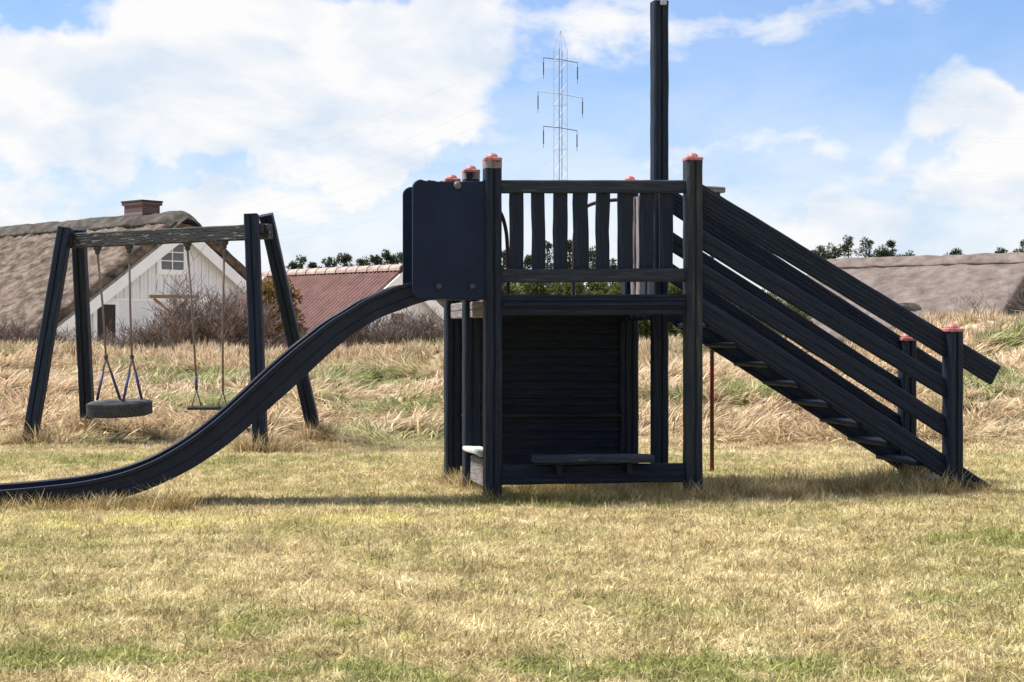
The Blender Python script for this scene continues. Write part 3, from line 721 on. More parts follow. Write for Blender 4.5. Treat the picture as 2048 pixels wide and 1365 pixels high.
beam('stair_post', EP-Z*.15, EP+Z*1.222, .128, .118, M['navy'], stairs, side=V, groove=(0,), c=.012, gw=.02, gd=.012)
EPf = EP + V*SB
beam('stair_post', EPf-Z*.15, EPf+Z*1.15, .118, .118, M['navy'], stairs, side=V, groove=(0,), c=.012, gw=.02, gd=.012)
for q in (EP+Z*1.222, EPf+Z*1.15):
    link('post_cap', cap_mesh[0], stairs, Matrix.Translation(q) @ Matrix.Rotation(TU, 4, 'Z'))
sA = F(1404, 593, .012); sB = F(1978, 973, .012)
for k in range(9):
    t = (k+.55)/9.6; q = sA.lerp(sB, t) - Z*.13
    beam('tread', q+V*.03, q+V*(SB-.02), .19, .034, M['navy'], stairs, side=U, wob=.002)

# fireman's pole at the rear, its top board, and two bent grab handles
pt = P(1424, 945, 12.75); pb_ = Vector((pt.x, pt.y, -.1))
mb = MB(); mb.tube([pb_, (pt.x, pt.y, 1.2), (pt.x, pt.y, 2.42)], .0185, 10); o = mb.build('slide_pole', M['red'], tower, smooth=True); o['label'] = 'thin red sliding pole standing behind the stairs'
beam('pole_arm', T(A_R-.02, B_B+.02, 2.425), Vector((pt.x+.09, pt.y, 2.425)), .09, .05, M['grey_wood'], tower, up=Z)
beam('pole_block', Vector((pt.x+.045, pt.y, 2.33)), Vector((pt.x+.045, pt.y, 2.40)), .04, .06, M['navy'], tower, side=U)
def smooth_pts(l, n=6):
    out = []
    for i in range(len(l)-1):
        p0, p1, p2, p3 = (Vector(l[max(i-1, 0)]), Vector(l[i]), Vector(l[i+1]), Vector(l[min(i+2, len(l)-1)]))
        for k in range(n):
            t = k/n; out.append(.5*((2*p1)+(-p0+p2)*t+(2*p0-5*p1+4*p2-p3)*t*t+(-p0+3*p1-3*p2+p3)*t**3))
    out.append(Vector(l[-1])); return out
mb = MB(); mb.tube(smooth_pts([F(950, 420, .74), F(985, 416, .80), F(1002, 428, .9), F(1012, 462, .95), F(1015, 500, .97), F(1016, 540, .97), F(1017, 596, .97)]), .016, 8)
mb.build('grab_handle', M['tube_dark'], tower, smooth=True)
mb = MB(); mb.tube(smooth_pts([F(1258, 399, 1.42), F(1215, 402, 1.45), F(1178, 411, 1.46), F(1158, 430, 1.46), F(1149, 470, 1.46), F(1147, 530, 1.46), F(1147, 605, 1.46)]), .015, 8)
mb.build('grab_handle', M['tube_dark'], tower, smooth=True)

# ------------------------------------------------------------------ swing frame and the two swings
swing = thing('swing_frame', P(330, 893, 15.8)*1.0, 'dark wooden A-frame swing frame with a flaking cross beam, seen through behind the slide', 'swing frame')
def leg(fx, fy, fY, tx, ty, tY, m=M['navy'], s=.14, over=.0):
    A = P(fx, fy+14, fY); B = P(tx, ty, tY)
    return beam('leg', A, B, s, s, m, swing, side=U, groove=(0,), c=.012, gw=.022, gd=.012)
def leg2(fx, fy, fY, tx, ty, tY, s=.14):
    A = P(fx, fy+14, fY); B = P(tx, ty, tY)
    return beam('leg', A, B, s, s, M['navy'], swing, side=Vector((0, 1, 0)), groove=(0,), c=.012, gw=.022, gd=.012)
leg2(56, 890, 15.6, 131, 457, 16.0); leg2(178, 882, 16.9, 157, 459, 16.35)
leg2(522, 906, 14.9, 503, 430, 15.2); leg2(638, 892, 16.2, 532, 430, 15.5)
bA, bB = P(128, 483, 16.15), P(541, 463, 15.35)
beam('cross_beam', bA, bB, .10, .158, M['beam_worn'], swing, groove=(), wob=.003, label='cross beam with pale flaking paint')
for (px, py, Y) in ((143, 483, 16.1), (524, 458, 15.35)):
    q = P(px, py, Y); beam('bracket', q-Vector((.03, 0, .0)), q+Vector((.03, 0, 0)), .24, .10, M['dark_steel'], swing, c=.02)
def beam_at(px):
    t = (px-128)/(541-128); return bA.lerp(bB, t)
def hanger(px):
    p = beam_at(px)-Z*.079; mb = MB()
    mb.lathe([(.045, 0), (.045, -.03), (.028, -.045), (.028, -.07), (.012, -.085), (.001, -.085)], 10)
    mb.build('swing_hanger', M['dark_steel'], swing, Matrix.Translation(p)); return p-Z*.08
h1, h2, h3, h4 = hanger(198), hanger(263), hanger(380), hanger(452)
def rope(parent, pts, r=.013, m='rope', name='rope'):
    mb = MB(); mb.tube(pts, r, 6); return mb.build(name, M[m], parent, smooth=True)
ts = thing('tyre_swing', P(239, 833, 16.0), 'grey tyre swing hanging flat on four blue-sleeved ropes', 'tyre swing', 'swings hanging from the frame')
YT = 16.0
def ptY(px, py, Y): return P(px, py, Y)
j1, j2 = P(212, 715, YT), P(264, 715, YT)
rope(ts, [h1, h1.lerp(j1, .5)+Vector((.01, 0, 0)), j1]); rope(ts, [h2, h2.lerp(j2, .5)-Vector((.005, 0, 0)), j2])
tc = P(239, 817, YT)
for j, px, dy in ((j1, 194, -.10), (j1, 241, .22), (j2, 247, -.22), (j2, 284, .10)):
    e = P(px, 801, YT+dy); k = j.lerp(e, .33)
    rope(ts, [j, k]); rope(ts, [k, e], .017, 'sleeve', 'rope_sleeve')
for j in (j1, j2):
    mb = MB(); mb.lathe([(.001, -.03), (.022, -.02), (.022, .02), (.001, .03)], 8); mb.build('rope_joint', M['dark_steel'], ts, Matrix.Translation(j))
mb = MB(); prof = []
for k in range(20):
    a = 2*math.pi*k/20; ca, sa = math.cos(a), math.sin(a)
    prof.append((.245+.098*math.copysign(abs(ca)**.6, ca), .083*math.copysign(abs(sa)**.6, sa)))
n = 48; secs = [[((r)*math.cos(2*math.pi*i/n), r*math.sin(2*math.pi*i/n), z) for r, z in prof] for i in range(n)]
vs = [p for s in secs for p in s]; k_ = len(prof)
mb.add(vs, [(i*k_+j, i*k_+(j+1) % k_, ((i+1) % n)*k_+(j+1) % k_, ((i+1) % n)*k_+j) for i in range(n) for j in range(k_)])
tm = Matrix.Translation(tc) @ Matrix.Rotation(R(-1.5), 4, 'Y') @ Matrix.Rotation(R(2.0), 4, 'X')
mb.build('tyre', M['rubber'], ts, tm, smooth=True)
mb = MB()
for i in range(56):
    a = 2*math.pi*i/56
    for z in (-.045, 0, .045):
        c_, s_ = math.cos(a+z), math.sin(a+z); r = .3435; hw = .013
        pp = []
        for rr in (r-.006, r+.0035):
            for dz in (-.017, .017):
                for da in (-hw, hw): pp.append((rr*math.cos(a+z+da/r), rr*math.sin(a+z+da/r), z+dz))
        mb.add(pp, [(0, 1, 3, 2), (4, 6, 7, 5), (0, 4, 5, 1), (2, 3, 7, 6), (0, 2, 6, 4), (1, 5, 7, 3)])
o = mb.build('tread_block', M['rubber'], ts, tm); o['kind'] = 'stuff'
ss = thing('seat_swing', P(416, 820, 15.6), 'flat black seat swing hanging on two ropes beside the tyre', 'swing', 'swings hanging from the frame')
YS = 15.65
g1, g2 = P(393, 780, YS), P(446, 784, YS)
rope(ss, [h3, h3.lerp(P(392, 750, YS), .5)+Vector((.006, 0, 0)), P(392, 752, YS)]); rope(ss, [P(392, 752, YS), g1], .017, 'sleeve', 'rope_sleeve')
rope(ss, [h4, h4.lerp(g2, .5)+Vector((-.01, 0, 0)), g2])
for g, a, b in ((g1, 384, 402), (g2, 436, 453)):
    rope(ss, [g, P(a, 811, YS-.09)], .008); rope(ss, [g, P(b, 811, YS+.09)], .008)
q1, q2 = P(378, 816, YS), P(457, 815, YS)
beam('seat', q1, q2, .20, .04, M['dark'], ss, c=.012)

# ------------------------------------------------------------------ houses
class House:
    def __init__(s, apx, aY, g, zap, h, pitch):
        s.g = Vector((g[0], g[1], 0)).normalized(); s.r = Vector((-s.g.y, s.g.x, 0))
        s.a = Vector(((apx-CX)/FPX*aY, aY, 0)); s.zap = zap; s.h = h; s.p = pitch
    def pt(s, q, t, z): return s.a + s.g*q + s.r*t + Z*z           # q across the gable, t back along the ridge
    def on(s, px, py, off=0.0):
        """q, z on the gable plane (moved off metres outwards) seen at this pixel"""
        b = s.a - s.r*off; k = (px-CX)/FPX; q = (k*b.y-b.x)/(s.g.x-k*s.g.y); y = b.y+q*s.g.y
        return q, CAMZ-(py-HY)/FPX*y
    def mw(s, q, t, z): 
        p = s.pt(q, t, z); g, r = s.g, s.r
        return Matrix(((g.x, r.x, 0, p.x), (g.y, r.y, 0, p.y), (0, 0, 1, p.z), (0, 0, 0, 1)))
def hbox(H, name, m, parent, q0, q1, t0, t1, z0, z1, bevel=0):
    mb = MB(); mb.box((0, 0, 0), (abs(q1-q0), abs(t1-t0), abs(z1-z0)))
    return mb.build(name, m, parent, H.mw((q0+q1)/2, (t0+t1)/2, (z0+z1)/2), bevel=bevel)
def thatch(H, parent, L, thick, over, m, eave_extra=.35, amp=.05, t0=-.35, hip=0, name='thatch_roof', label=None, zlift=.0):
    nq = 46; nt = int(L/.16); he = H.h+eave_extra; vs = []; fs = []
    def zc(q): return H.zap+zlift - H.p*(math.sqrt(q*q+.18)-.25)
    for i in range(nt+1):
        t = t0+(L-t0)*i/nt
        for lay in (0, 1):
            for j in range(nq+1):
                q = -he+2*he*j/nq; z = zc(q)
                if hip and t > L-hip: z = min(z, H.zap+zlift-(t-(L-hip))*1.1)
                if lay == 0:
                    edge = min(1, (he-abs(q))/.35); z += thick*(0.72+.28*math.sqrt(max(0, edge)))
                    e = min(1, (t-t0)/.25+.0); z -= .10*(1-math.sqrt(max(0, e)))
                    p = H.pt(q, t, z); d = noise.fractal(p*1.6, 1.0, 2.0, 5)*amp + noise.noise(p*6)*amp*.3
                    vs.append(p+Z*d)
                else: vs.append(H.pt(q*.985, t+(.05 if i == 0 else 0), z))
    n = nq+1
    def idx(i, lay, j): return (i*2+lay)*n+j
    for i in range(nt):
        for j in range(nq):
            fs.append((idx(i, 0, j), idx(i, 0, j+1), idx(i+1, 0, j+1), idx(i+1, 0, j)))
            fs.append((idx(i, 1, j+1), idx(i, 1, j), idx(i+1, 1, j), idx(i+1, 1, j+1)))
        for j, s_ in ((0, 1), (nq, -1)):
            f = (idx(i, 0, j), idx(i+1, 0, j), idx(i+1, 1, j), idx(i, 1, j)); fs.append(f if s_ > 0 else f[::-1])
    for j in range(nq):
        fs.append((idx(0, 0, j+1), idx(0, 0, j), idx(0, 1, j), idx(0, 1, j+1))); fs.append((idx(nt, 0, j), idx(nt, 0, j+1), idx(nt, 1, j+1), idx(nt, 1, j)))
    mb = MB(); mb.add(vs, fs); o = mb.build(name, m, parent, smooth=True)
    if label: o['label'] = label
    return o
def ridge_roll(H, parent, L, thick, wid, ht, m, t0=-.45, dip=0.0, drop_end=0.0, tend=None):
    secs = []; nt = int(L/.15); base = H.zap+thick
    for i in range(nt+1):
        t = t0+(L-t0)*i/nt; s = []
        e = math.sqrt(min(1, (t-t0+.03)/.45)); e2 = math.sqrt(min(1, (L-t+.03)/.5))
        for k in range(17):
            a = math.pi*k/16; q = -wid*math.cos(a); 
            z = base - H.p*(math.sqrt(q*q+.18)-.25)*1.02 + ht*(.35+.65*math.sin(a))*e*e2 - (1-e)*.2
            p = H.pt(q*(.75+.25*e), t, z); d = noise.fractal(p*1.3, 1.0, 2.0, 4)*.05
            s.append(p+Z*d)
        for q in (wid*.8, 0, -wid*.8): s.append(H.pt(q, t, base-H.p*abs(q)-.12))
        secs.append(s)
    mb = MB(); mb.sweep(secs); return mb.build('ridge_roll', m, parent, smooth=True)
def window(H, parent, l, t, r, b, cols, rows, surround, glass='glass', off=.03, bar=.035):
    q0, z1 = H.on(l, t, off); q1, z0 = H.on(r, b, off); z1 = H.on((l+r)/2, t, off)[1]; z0 = H.on((l+r)/2, b, off)[1]
    f = MB(); s = surround
    for (a0, a1, c0, c1) in ((q0-s, q0, z0-s, z1+s), (q1, q1+s, z0-s, z1+s), (q0, q1, z0-s, z0), (q0, q1, z1, z1+s)):
        p = [H.pt(q, tt, z) for z in (c0, c1) for q, tt in ((a0, -off-.03), (a1, -off-.03), (a1, .0), (a0, .0))]
        f.hexa(p)
    w = f.build('window', M['white2'], parent)
    dq, dz = (q1-q0)/cols, (z1-z0)/rows
    for i in range(cols):
        for j in range(rows):
            hbox(H, 'pane', M[glass], w, q0+dq*i+bar/2, q0+dq*(i+1)-bar/2, -off+.012, -off+.002, z0+dz*j+bar/2, z0+dz*(j+1)-bar/2)
    if cols*rows > 1:
        g = MB()
        for i in range(1, cols): g.hexa([H.pt(q, tt, z) for z in (z0, z1) for q, tt in ((q0+dq*i-bar/2, -off-.012), (q0+dq*i+bar/2, -off-.012), (q0+dq*i+bar/2, -off+.014), (q0+dq*i-bar/2, -off+.014))])
        for j in range(1, rows): g.hexa([H.pt(q, tt, z) for z in (z0+dz*j-bar/2, z0+dz*j+bar/2) for q, tt in ((q0, -off-.015), (q1, -off-.015), (q1, -off+.017), (q0, -off+.017))])
        g.build('glazing_bars', M['white2'], w)
    return w
def barge(H, parent, sgn, m, width=.30, off=.30, th=.05, drop=0.02, ext=.25):
    a = H.pt(0, -off, H.zap-drop); e = H.pt(sgn*(H.h+ext), -off, H.zap-H.p*(H.h+ext)-drop)
    d = (e-a).normalized(); n = Vector((0, 0, -1)); vw = width/math.cos(math.atan(H.p))
    p = [a+H.r*0, e, e+n*vw, a+n*vw]
    p2 = [x-H.r*th for x in p]
    mb = MB(); mb.add(p+p2, [(0, 1, 2, 3), (7, 6, 5, 4), (0, 4, 5, 1), (1, 5, 6, 2), (2, 6, 7, 3), (3, 7, 4, 0)])
    return mb.build('barge_board', m, parent)
def gable_body(H, parent, L, m, zb=-.5, name='wall'):
    h = H.h-.15; sec = []
    for t in (0.0, L):
        sec.append([H.pt(-h, t, zb), H.pt(h, t, zb), H.pt(h, t, H.zap-H.p*h-.05), H.pt(0, t, H.zap-.05), H.pt(-h, t, H.zap-H.p*h-.05)])
    mb = MB(); mb.sweep(sec); return mb.build(name, m, parent)

# left farmhouse
HA = House(360, 49.6, (.65, .76), 4.72, 4.72, .70)
ha = thing('thatched_house', HA.pt(0, 5, 0), 'white farmhouse with big brown thatched roof and brick chimney behind the swings', 'house')
gable_body(HA, ha, 13.5, M['white'])
thatch(HA, ha, 16, .40, 0, M['thatch'], 1.05, .13, t0=-.42)
ridge_roll(HA, ha, 16, .40, .75, .22, M['ridge'], t0=-.5)
zline = HA.on(300, 600, .02)[1]
hbox(HA, 'string_course', M['white2'], ha, -HA.h+.5, HA.h-.3, -.045, 0, zline-.05, zline+.03)
qb = -HA.h+.32
while qb < HA.h-.3:
    w = .155; z1 = min(HA.zap-HA.p*abs(qb), HA.zap-HA.p*abs(qb+w))-.05
    z1a, z1b = HA.zap-HA.p*abs(qb)-.05, HA.zap-HA.p*abs(qb+w)-.05
    if z1 > zline+.06:
        mb = MB(); d = .018 if int(round(qb/.155)) % 2 else .034
        p = [HA.pt(q, t, z) for (za, zb_) in ((zline+.03, zline+.03), (z1a, z1b)) for q, t, z in ((qb+.01, -d, za), (qb+w-.01, -d, zb_), (qb+w-.01, -.001, zb_), (qb+.01, -.001, za))]
        mb.hexa(p); mb.build('wall_board', M['white'], ha)
    qb += w
barge(HA, ha, -1, M['white2'], .34); barge(HA, ha, 1, M['white2'], .34)
window(HA, ha, 322, 470, 367, 540, 2, 4, .17, off=.06)
dl, dz1 = HA.on(193, 609, .03); dr = HA.on(230, 609, .03)[0]
d = hbox(HA, 'door', M['dark'], ha, dl, dr, -.05, -.02, dz1-2.0, dz1)
mb = MB()
for a0, a1, c0, c1 in ((dl-.14, dl, dz1-2, dz1+.14), (dr, dr+.14, dz1-2, dz1+.14), (dl, dr, dz1, dz1+.14)):
    mb.hexa([HA.pt(q, t, z) for z in (c0, c1) for q, t in ((a0, -.07), (a1, -.07), (a1, 0), (a0, 0))])
mb.build('door_frame', M['white2'], ha)
# chimney
k = (284-CX)/FPX; tch = (HA.a.x-k*HA.a.y)/(HA.g.y+k*HA.g.x); pc = HA.pt(0, tch, 0); ztop = CAMZ-(403-HY)/FPX*pc.y
ch = hbox(HA, 'chimney', M['brick'], ha, -.36, .36, tch-.52, tch+.52, 4.4, ztop-.16)
hbox(HA, 'chimney_crown', M['brick'], ch, -.42, .42, tch-.58, tch+.58, ztop-.16, ztop-.05)
hbox(HA, 'chimney_cap', M['dark'], ch, -.44, .44, tch-.60, tch+.60, ztop-.05, ztop)

# shed with corrugated roof
HB = House(797, 40.0, (.70, .71), 2.86, 3.0, .72)
hb = thing('outbuilding', HB.pt(0, 3, 0), 'low white outbuilding with red-brown corrugated roof behind the slide', 'outbuilding')
gable_body(HB, hb, 5.6, M['white'])
barge(HB, hb, -1, M['white2'], .26, off=.22, ext=.3); barge(HB, hb, 1, M['white2'], .26, off=.22, ext=.3)
sl = math.hypot(1, HB.p)
for sgn in (-1, 1):
    t = -.2; k = 0
    while t < 5.8:
        for row in range(3):
            q0, q1 = row*1.13, min((row+1)*1.13+.08, 3.35); W = 1.0; nseg = 48; secs = []
            for q in (q0, q1):
                s = []
                lift = .03+(.018 if row == 0 else .010 if row == 1 else 0)+(.012 if q == q1 else 0)
                for i in range(nseg+1):
                    tt = t+W*i/nseg; s.append(HB.pt(sgn*q, tt, HB.zap-HB.p*q+lift+.032*math.sin(i/nseg*2*math.pi*6)))
                for i in range(nseg, -1, -nseg//4):
                    tt = t+W*i/nseg; s.append(HB.pt(sgn*q, tt, HB.zap-HB.p*q+lift-.03))
                secs.append(s)
            mb = MB(); mb.sweep(secs); mb.build('roof_sheet', M['tile'], hb, smooth=False)
        t += W+.004; k += 1
t = -.25; k = 0
while t < 5.7:
    secs = []
    for tt, e in ((t, 1.08), (t+.03, 1.08), (t+.5, .95)):
        s = []
        for i in range(9):
            a = math.pi*i/8; s.append(HB.pt(-.19*e*math.cos(a), tt, HB.zap-.03+.17*e*math.sin(a)))
        for i in range(8, -1, -1):
            a = math.pi*i/8; s.append(HB.pt(-.16*e*math.cos(a), tt, HB.zap-.04+.14*e*math.sin(a)))
        secs.append(s)
    mb = MB(); mb.sweep(secs); mb.build('ridge_tile', M['ridge_tile'], hb); t += .455
window(HB, hb, 781, 627, 808, 650, 1, 1, .12, 'brownwin')
mb = MB(); qv, zv = HB.on(797, 566, .03)
mb.hexa([HB.pt(q, tt, z) for z in (HB.zap-.9, HB.zap-.86) for q, tt in ((-.55, -.05), (.55, -.05), (.55, 0), (-.55, 0))]); mb.build('gable_trim', M['white2'], hb)

# right farmhouse
HC = House(2058, 60.0, (.625, .78), 3.95, 4.7, .58)
hc = thing('thatched_house', HC.pt(0, 4, 0), 'low house with smooth grey-pink thatched roof beyond the stairs on the right', 'house')
gable_body(HC, hc, 8.5, M['white'])
thatch(HC, hc, 11.0, .34, 0, M['thatch_pink'], 1.2, .06, t0=-.5, hip=2.2)
ridge_roll(HC, hc, 9.2, .34, .85, .20, M['thatch_pink'], t0=-.6)
mb = MB(); h = HC.h-.5; zb = 1.9
p = []
for t in (-.03, -.001): p.append([HC.pt(-h*.98, t, HC.zap-HC.p*h-.02), HC.pt(h*.98, t, HC.zap-HC.p*h-.02), HC.pt(0, t, HC.zap-.06)])
mb.sweep(p); mb.build('gable_cladding', M['dark'], hc)
barge(HC, hc, -1, M['dark'], .28, off=.3, ext=.3); barge(HC, hc, 1, M['dark'], .28, off=.3, ext=.3)
for pxl, pxr in ((1983, 1992), (1999, 2003), (2012, 2024)):
    q0, q1 = HC.on(pxl, 630, .03)[0], HC.on(pxr, 630, .03)[0]
    hbox(HC, 'window', M['glass'], hc, q0, q1, -.05, -.01, .3, 1.45)
# eyebrow dormer on the near slope
k = (1822-CX)/FPX
best = min(((abs((HC.pt(-q, t, 0).x/HC.pt(-q, t, 0).y)-k) + abs((HY-(HC.zap+.34-HC.p*q-CAMZ)/HC.pt(-q, t, 0).y*FPX)-612)*.002, q, t) for q in [i*.1 for i in range(10, 50)] for t in [i*.1 for i in range(0, 90)]))
_, dq_, dt_ = best
secs = []; zb0 = HC.zap-.12-HC.p*(dq_+.55)
for i in range(8):
    u = i/7; q = dq_+.55-u*1.5
    secs.append([HC.pt(-q, dt_-.95*math.cos(math.pi*k/12), zb0-.1+1.0*math.sin(math.pi*k/12)**.8) for k in range(13)])
mb = MB(); mb.sweep(secs); dm = mb.build('dormer', M['ridge'], hc, smooth=True)
mb = MB(); s = []
q = dq_+.57
p1 = [HC.pt(-q, dt_-.75*math.cos(math.pi*k/12), zb0-.05+.82*math.sin(math.pi*k/12)) for k in range(13)]
p2 = [x - HC.g*.03 for x in p1]
mb.sweep([p1, p2]); mb.build('dormer_window', M['dark'], dm)

# ------------------------------------------------------------------ timber rack in front of the farmhouse gable
tr = thing('timber_rack', P(350, 640, 40), 'brown timber rack with a flat top beam in front of the white gable', 'rack')
yR = 40.0
beam('top_beam', P(298, 593, yR), P(398, 594, yR+.6), .12, .09, M['timber'], tr)
beam('rack_post', Vector((P(350, 640, yR+.3).x, yR+.3, .1)), P(350, 598, yR+.3), .10, .10, M['timber'], tr, side=Vector((0, 1, 0)))
beam('brace', P(308, 598, yR), P(345, 628, yR+.3), .07, .07, M['timber'], tr)
beam('brace', P(375, 598, yR+.5), P(348, 628, yR+.3), .07, .07, M['timber'], tr)

ORD = ['leftmost', 'second from the left', 'third from the left', 'fourth from the left', 'fifth from the left', 'sixth from the left', 'seventh from the left', 'eighth from the left', 'ninth from the left', 'tenth from the left', 'rightmost']
# ------------------------------------------------------------------ bare shrubs
def shrub_mesh(seed, stems, H, W, rmin=.006, depth=4):
    rnd = random.Random(seed); st = MB(); tw = MB()
    def grow(p, d, ln, r, lv):
        n = 3; pts = [p]; q = p.copy(); dd = d.copy()
        for i in range(n):
            dd = (dd + Vector((rnd.gauss(0, .16), rnd.gauss(0, .16), rnd.gauss(.04, .10)))).normalized(); q = q+dd*ln/n; pts.append(q.copy())
        (st if lv == 0 else tw).tube(pts, r, 3 if lv else 4, max(rmin*.6, r*.5))
        if lv >= depth-1: return
        for k in range(rnd.randint(4, 6) if lv < 2 else rnd.randint(3, 4)):
            i = rnd.randint(1, n); b = pts[i]; az = rnd.uniform(0, 6.283)
            nd = (dd*.75 + Vector((math.cos(az), math.sin(az), rnd.uniform(-.1, .7)))*.75).normalized()
            grow(b, nd, ln*rnd.uniform(.45, .75), max(rmin, r*.5), lv+1)
    for k in range(stems):
        a = rnd.uniform(0, 6.283); rr = math.sqrt(rnd.random())
        b = Vector((rr*W*.28*math.cos(a), rr*W*.28*math.sin(a), -.1))
        grow(b, Vector((math.cos(a)*rr*W*.45, math.sin(a)*rr*W*.45, H*rnd.uniform(.6, .9))).normalized(), H*rnd.uniform(.45, .62), rmin*3.2, 0)
    return st, tw
protos = []
def shrub_at(i, px, Y, s, label, group, m='twig', sz=None):
    x = (px-CX)/FPX*Y; mw = Matrix.Translation((x, Y, gz(x, Y)-.05)) @ Matrix.Rotation(px*1.7, 4, 'Z') @ Matrix.Diagonal((s, s, sz or s, 1))
    while len(protos) <= i:
        k = len(protos); st, tw = shrub_mesh(30+k, (15, 22, 11, 5)[k], (1.15, 1.25, 1.2, 2.2)[k], (1.7, 2.0, 1.2, 1.3)[k], rmin=.0062)
        protos.append((st, tw, None))
    st, tw, root = protos[i]
    if root is None:
        r = link('bare_shrub', None, None, mw); tag(r, label, 'shrub', group)
        r.empty_display_size = .2
        a = st.build('stem', M[m], r, mw); b = tw.build('twig', M[m], r, mw); b['kind'] = 'stuff'
        protos[i] = (st, tw, r); return r
    return copy_tree(root, mw, label, group)
GS = 'bare shrubs on the bank before the houses'
shrub_at(0, 400, 30.5, 1.15, 'broad reddish-brown bare shrub in front of the timber rack, largest of the row', GS)
shrub_at(1, 345, 31.5, .82, 'bare brown shrub left under the timber rack', GS)
shrub_at(1, 445, 30.2, 1.1, 'bare brown shrub just left of the right swing legs', GS)
shrub_at(3, 432, 32.5, 1.0, 'tall thin bare sapling rising against the white gable', GS, 'twig_grey')
shrub_at(2, 268, 32.0, .72, 'low bare shrub between the two ropes of the tyre swing', GS)
shrub_at(0, 222, 32.5, .62, 'low bare shrub in front of the dark farmhouse door', GS)
shrub_at(2, 300, 31.8, .8, 'bare shrub between tyre swing and seat swing', GS)
for i, (px, s) in enumerate(((15, .8), (45, .85), (72, .8), (98, .85), (130, .8))):
    shrub_at(1 if px % 2 else 0, px, 33.0, s, 'low bare bush below the brown thatch, %s of its row' % ORD[i], 'bushes below the left thatch')
for i, (px, s, Y) in enumerate(((560, .75, 32), (610, .62, 31), (650, .7, 31.5))):
    shrub_at(0 if px != 610 else 1, px, Y, s, 'low bare bush below the red-brown roof, %s of three' % ORD[i], 'bushes below the corrugated roof')
for i, (px, s, Y) in enumerate(((692, .72, 31), (735, .82, 30.5), (772, .8, 31), (812, .88, 30.5), (850, .82, 31), (883, .8, 31.5))):
    shrub_at((px//7) % 2, px, Y, s, 'brown bare bush before the white outbuilding gable, %s' % ORD[i], 'bushes in front of the outbuilding')
for i, (px, s, Y) in enumerate(((1792, .85, 34), (1835, .9, 34), (1872, .7, 33))):
    shrub_at(0 if px != 1835 else 2, px, Y, s, 'bare bush before the grey-pink roof by the stair post, %s of three' % ORD[i], 'bushes before the right house')
shrub_at(3, 2042, 36, 1.15, 'tall bare shrub against the dark gable at the right edge', GS, 'twig_grey')

# ------------------------------------------------------------------ leafy trees
def tree(name, px, ytop, Y, wpx, m, label, group, seed, kind='pine', zb=0.0, dens=1.0, leaf=.14, open_=.5):
    rnd = random.Random(seed); x = (px-CX)/FPX*Y; zt = CAMZ-(ytop-HY)/FPX*Y; H = zt-zb; W = wpx/FPX*Y/2*(1.55 if kind == 'pine' else 1.5)
    root = thing(name, (x, Y, zb), label, 'tree' if kind == 'pine' else 'bush', group)
    tr_ = MB(); pts = [Vector((x+noise.noise(Vector((seed, i*.6, 0)))*.25, Y, zb-.2+(H*.95+.2)*i/6)) for i in range(7)]
    tr_.tube(pts, .05+H*.02, 7, .02); cr = MB()
    clumps = []
    n = int((26 if kind == 'pine' else 38)*max(1, H/3)*dens)
    for k in range(n):
        u = rnd.random()**.7; z = zb+H*(.12+.86*u) if kind == 'pine' else zb+H*(.05+.9*u)
        prof = (1-u)**.6+.16 if kind == 'pine' else math.sqrt(max(0.05, 1-(2*u-1)**2*.9))
        a = rnd.uniform(0, 6.283); rr = W*prof*rnd.uniform(.25, 1.0)
        c = Vector((x+rr*math.cos(a), Y+rr*math.sin(a)*.9, z)); tp = pts[min(6, max(0, int((z-zb)/H*6)))]
        if rr > .15: tr_.tube([Vector((tp.x, tp.y, z-.25*rr)), c], .02+.01*rr, 4, .008)
        clumps.append((c, (rnd.uniform(.13, .34) if kind == 'pine' else rnd.uniform(.23, .48))*min(1.6, W*.45+.35)))
    clumps.append((pts[-1]+Z*.02, .16))
    for c, r in clumps:
        for _ in range(int((130 if kind == 'pine' else 210)*r/.3)):
            d = Vector((rnd.gauss(0, 1), rnd.gauss(0, 1), rnd.gauss(0, .75))).normalized()*r*rnd.random()**.4
            p = c+d; e1 = (d.normalized()+Vector((rnd.gauss(0, .5), rnd.gauss(0, .5), rnd.gauss(.3, .5)))).normalized()
            e2 = e1.orthogonal().normalized(); e2.rotate(Matrix.Rotation(rnd.uniform(0, 3.14), 3, e1))
            s = leaf*rnd.uniform(.6, 1.2); w_ = s*(.22 if kind == 'pine' else .36)
            cr.add([p-e2*w_, p+e2*w_, p+e1*s], [(0, 1, 2)])
    tr_.build('trunk', M['bark'], root); cr.build('crown', m, root)
    return root
gp = 'pines behind the outbuilding'
for i, (px, yt, w) in enumerate(((588, 523, 42), (603, 514, 44), (628, 524, 44), (655, 516, 50), (690, 511, 56), (722, 518, 50), (752, 512, 48), (776, 502, 44), (805, 500, 60), (835, 508, 60))):
    tree('pine_tree', px, yt, 74+2.5*(i % 3), w, M['pine'], 'dark pine above the red-brown roof ridge, %s' % ORD[i], gp, 200+i)
gp = 'pines seen through the tower railing'
for i, (px, yt, w) in enumerate(((1008, 500, 60), (1058, 512, 50), (1095, 486, 58), (1140, 484, 60), (1185, 498, 56), (1225, 515, 50), (1262, 520, 50), (1300, 520, 60), (1345, 545, 60))):
    tree('pine_tree', px, yt, 80+3*(i % 3), w, M['pine'], 'pine seen between the tower railing slats, %s' % ORD[i], gp, 230+i)
gp = 'pines above the right thatched roof'
for i, (px, yt, w) in enumerate(((1640, 486, 62), (1668, 490, 56), (1697, 475, 60), (1737, 477, 66), (1768, 494, 50), (1785, 480, 40), (1812, 508, 60))):
    tree('pine_tree', px, yt, 84+2*(i % 2), w, M['pine'], 'ragged pine above the left end of the right thatched roof, %s' % ORD[i], gp, 260+i, dens=.8)
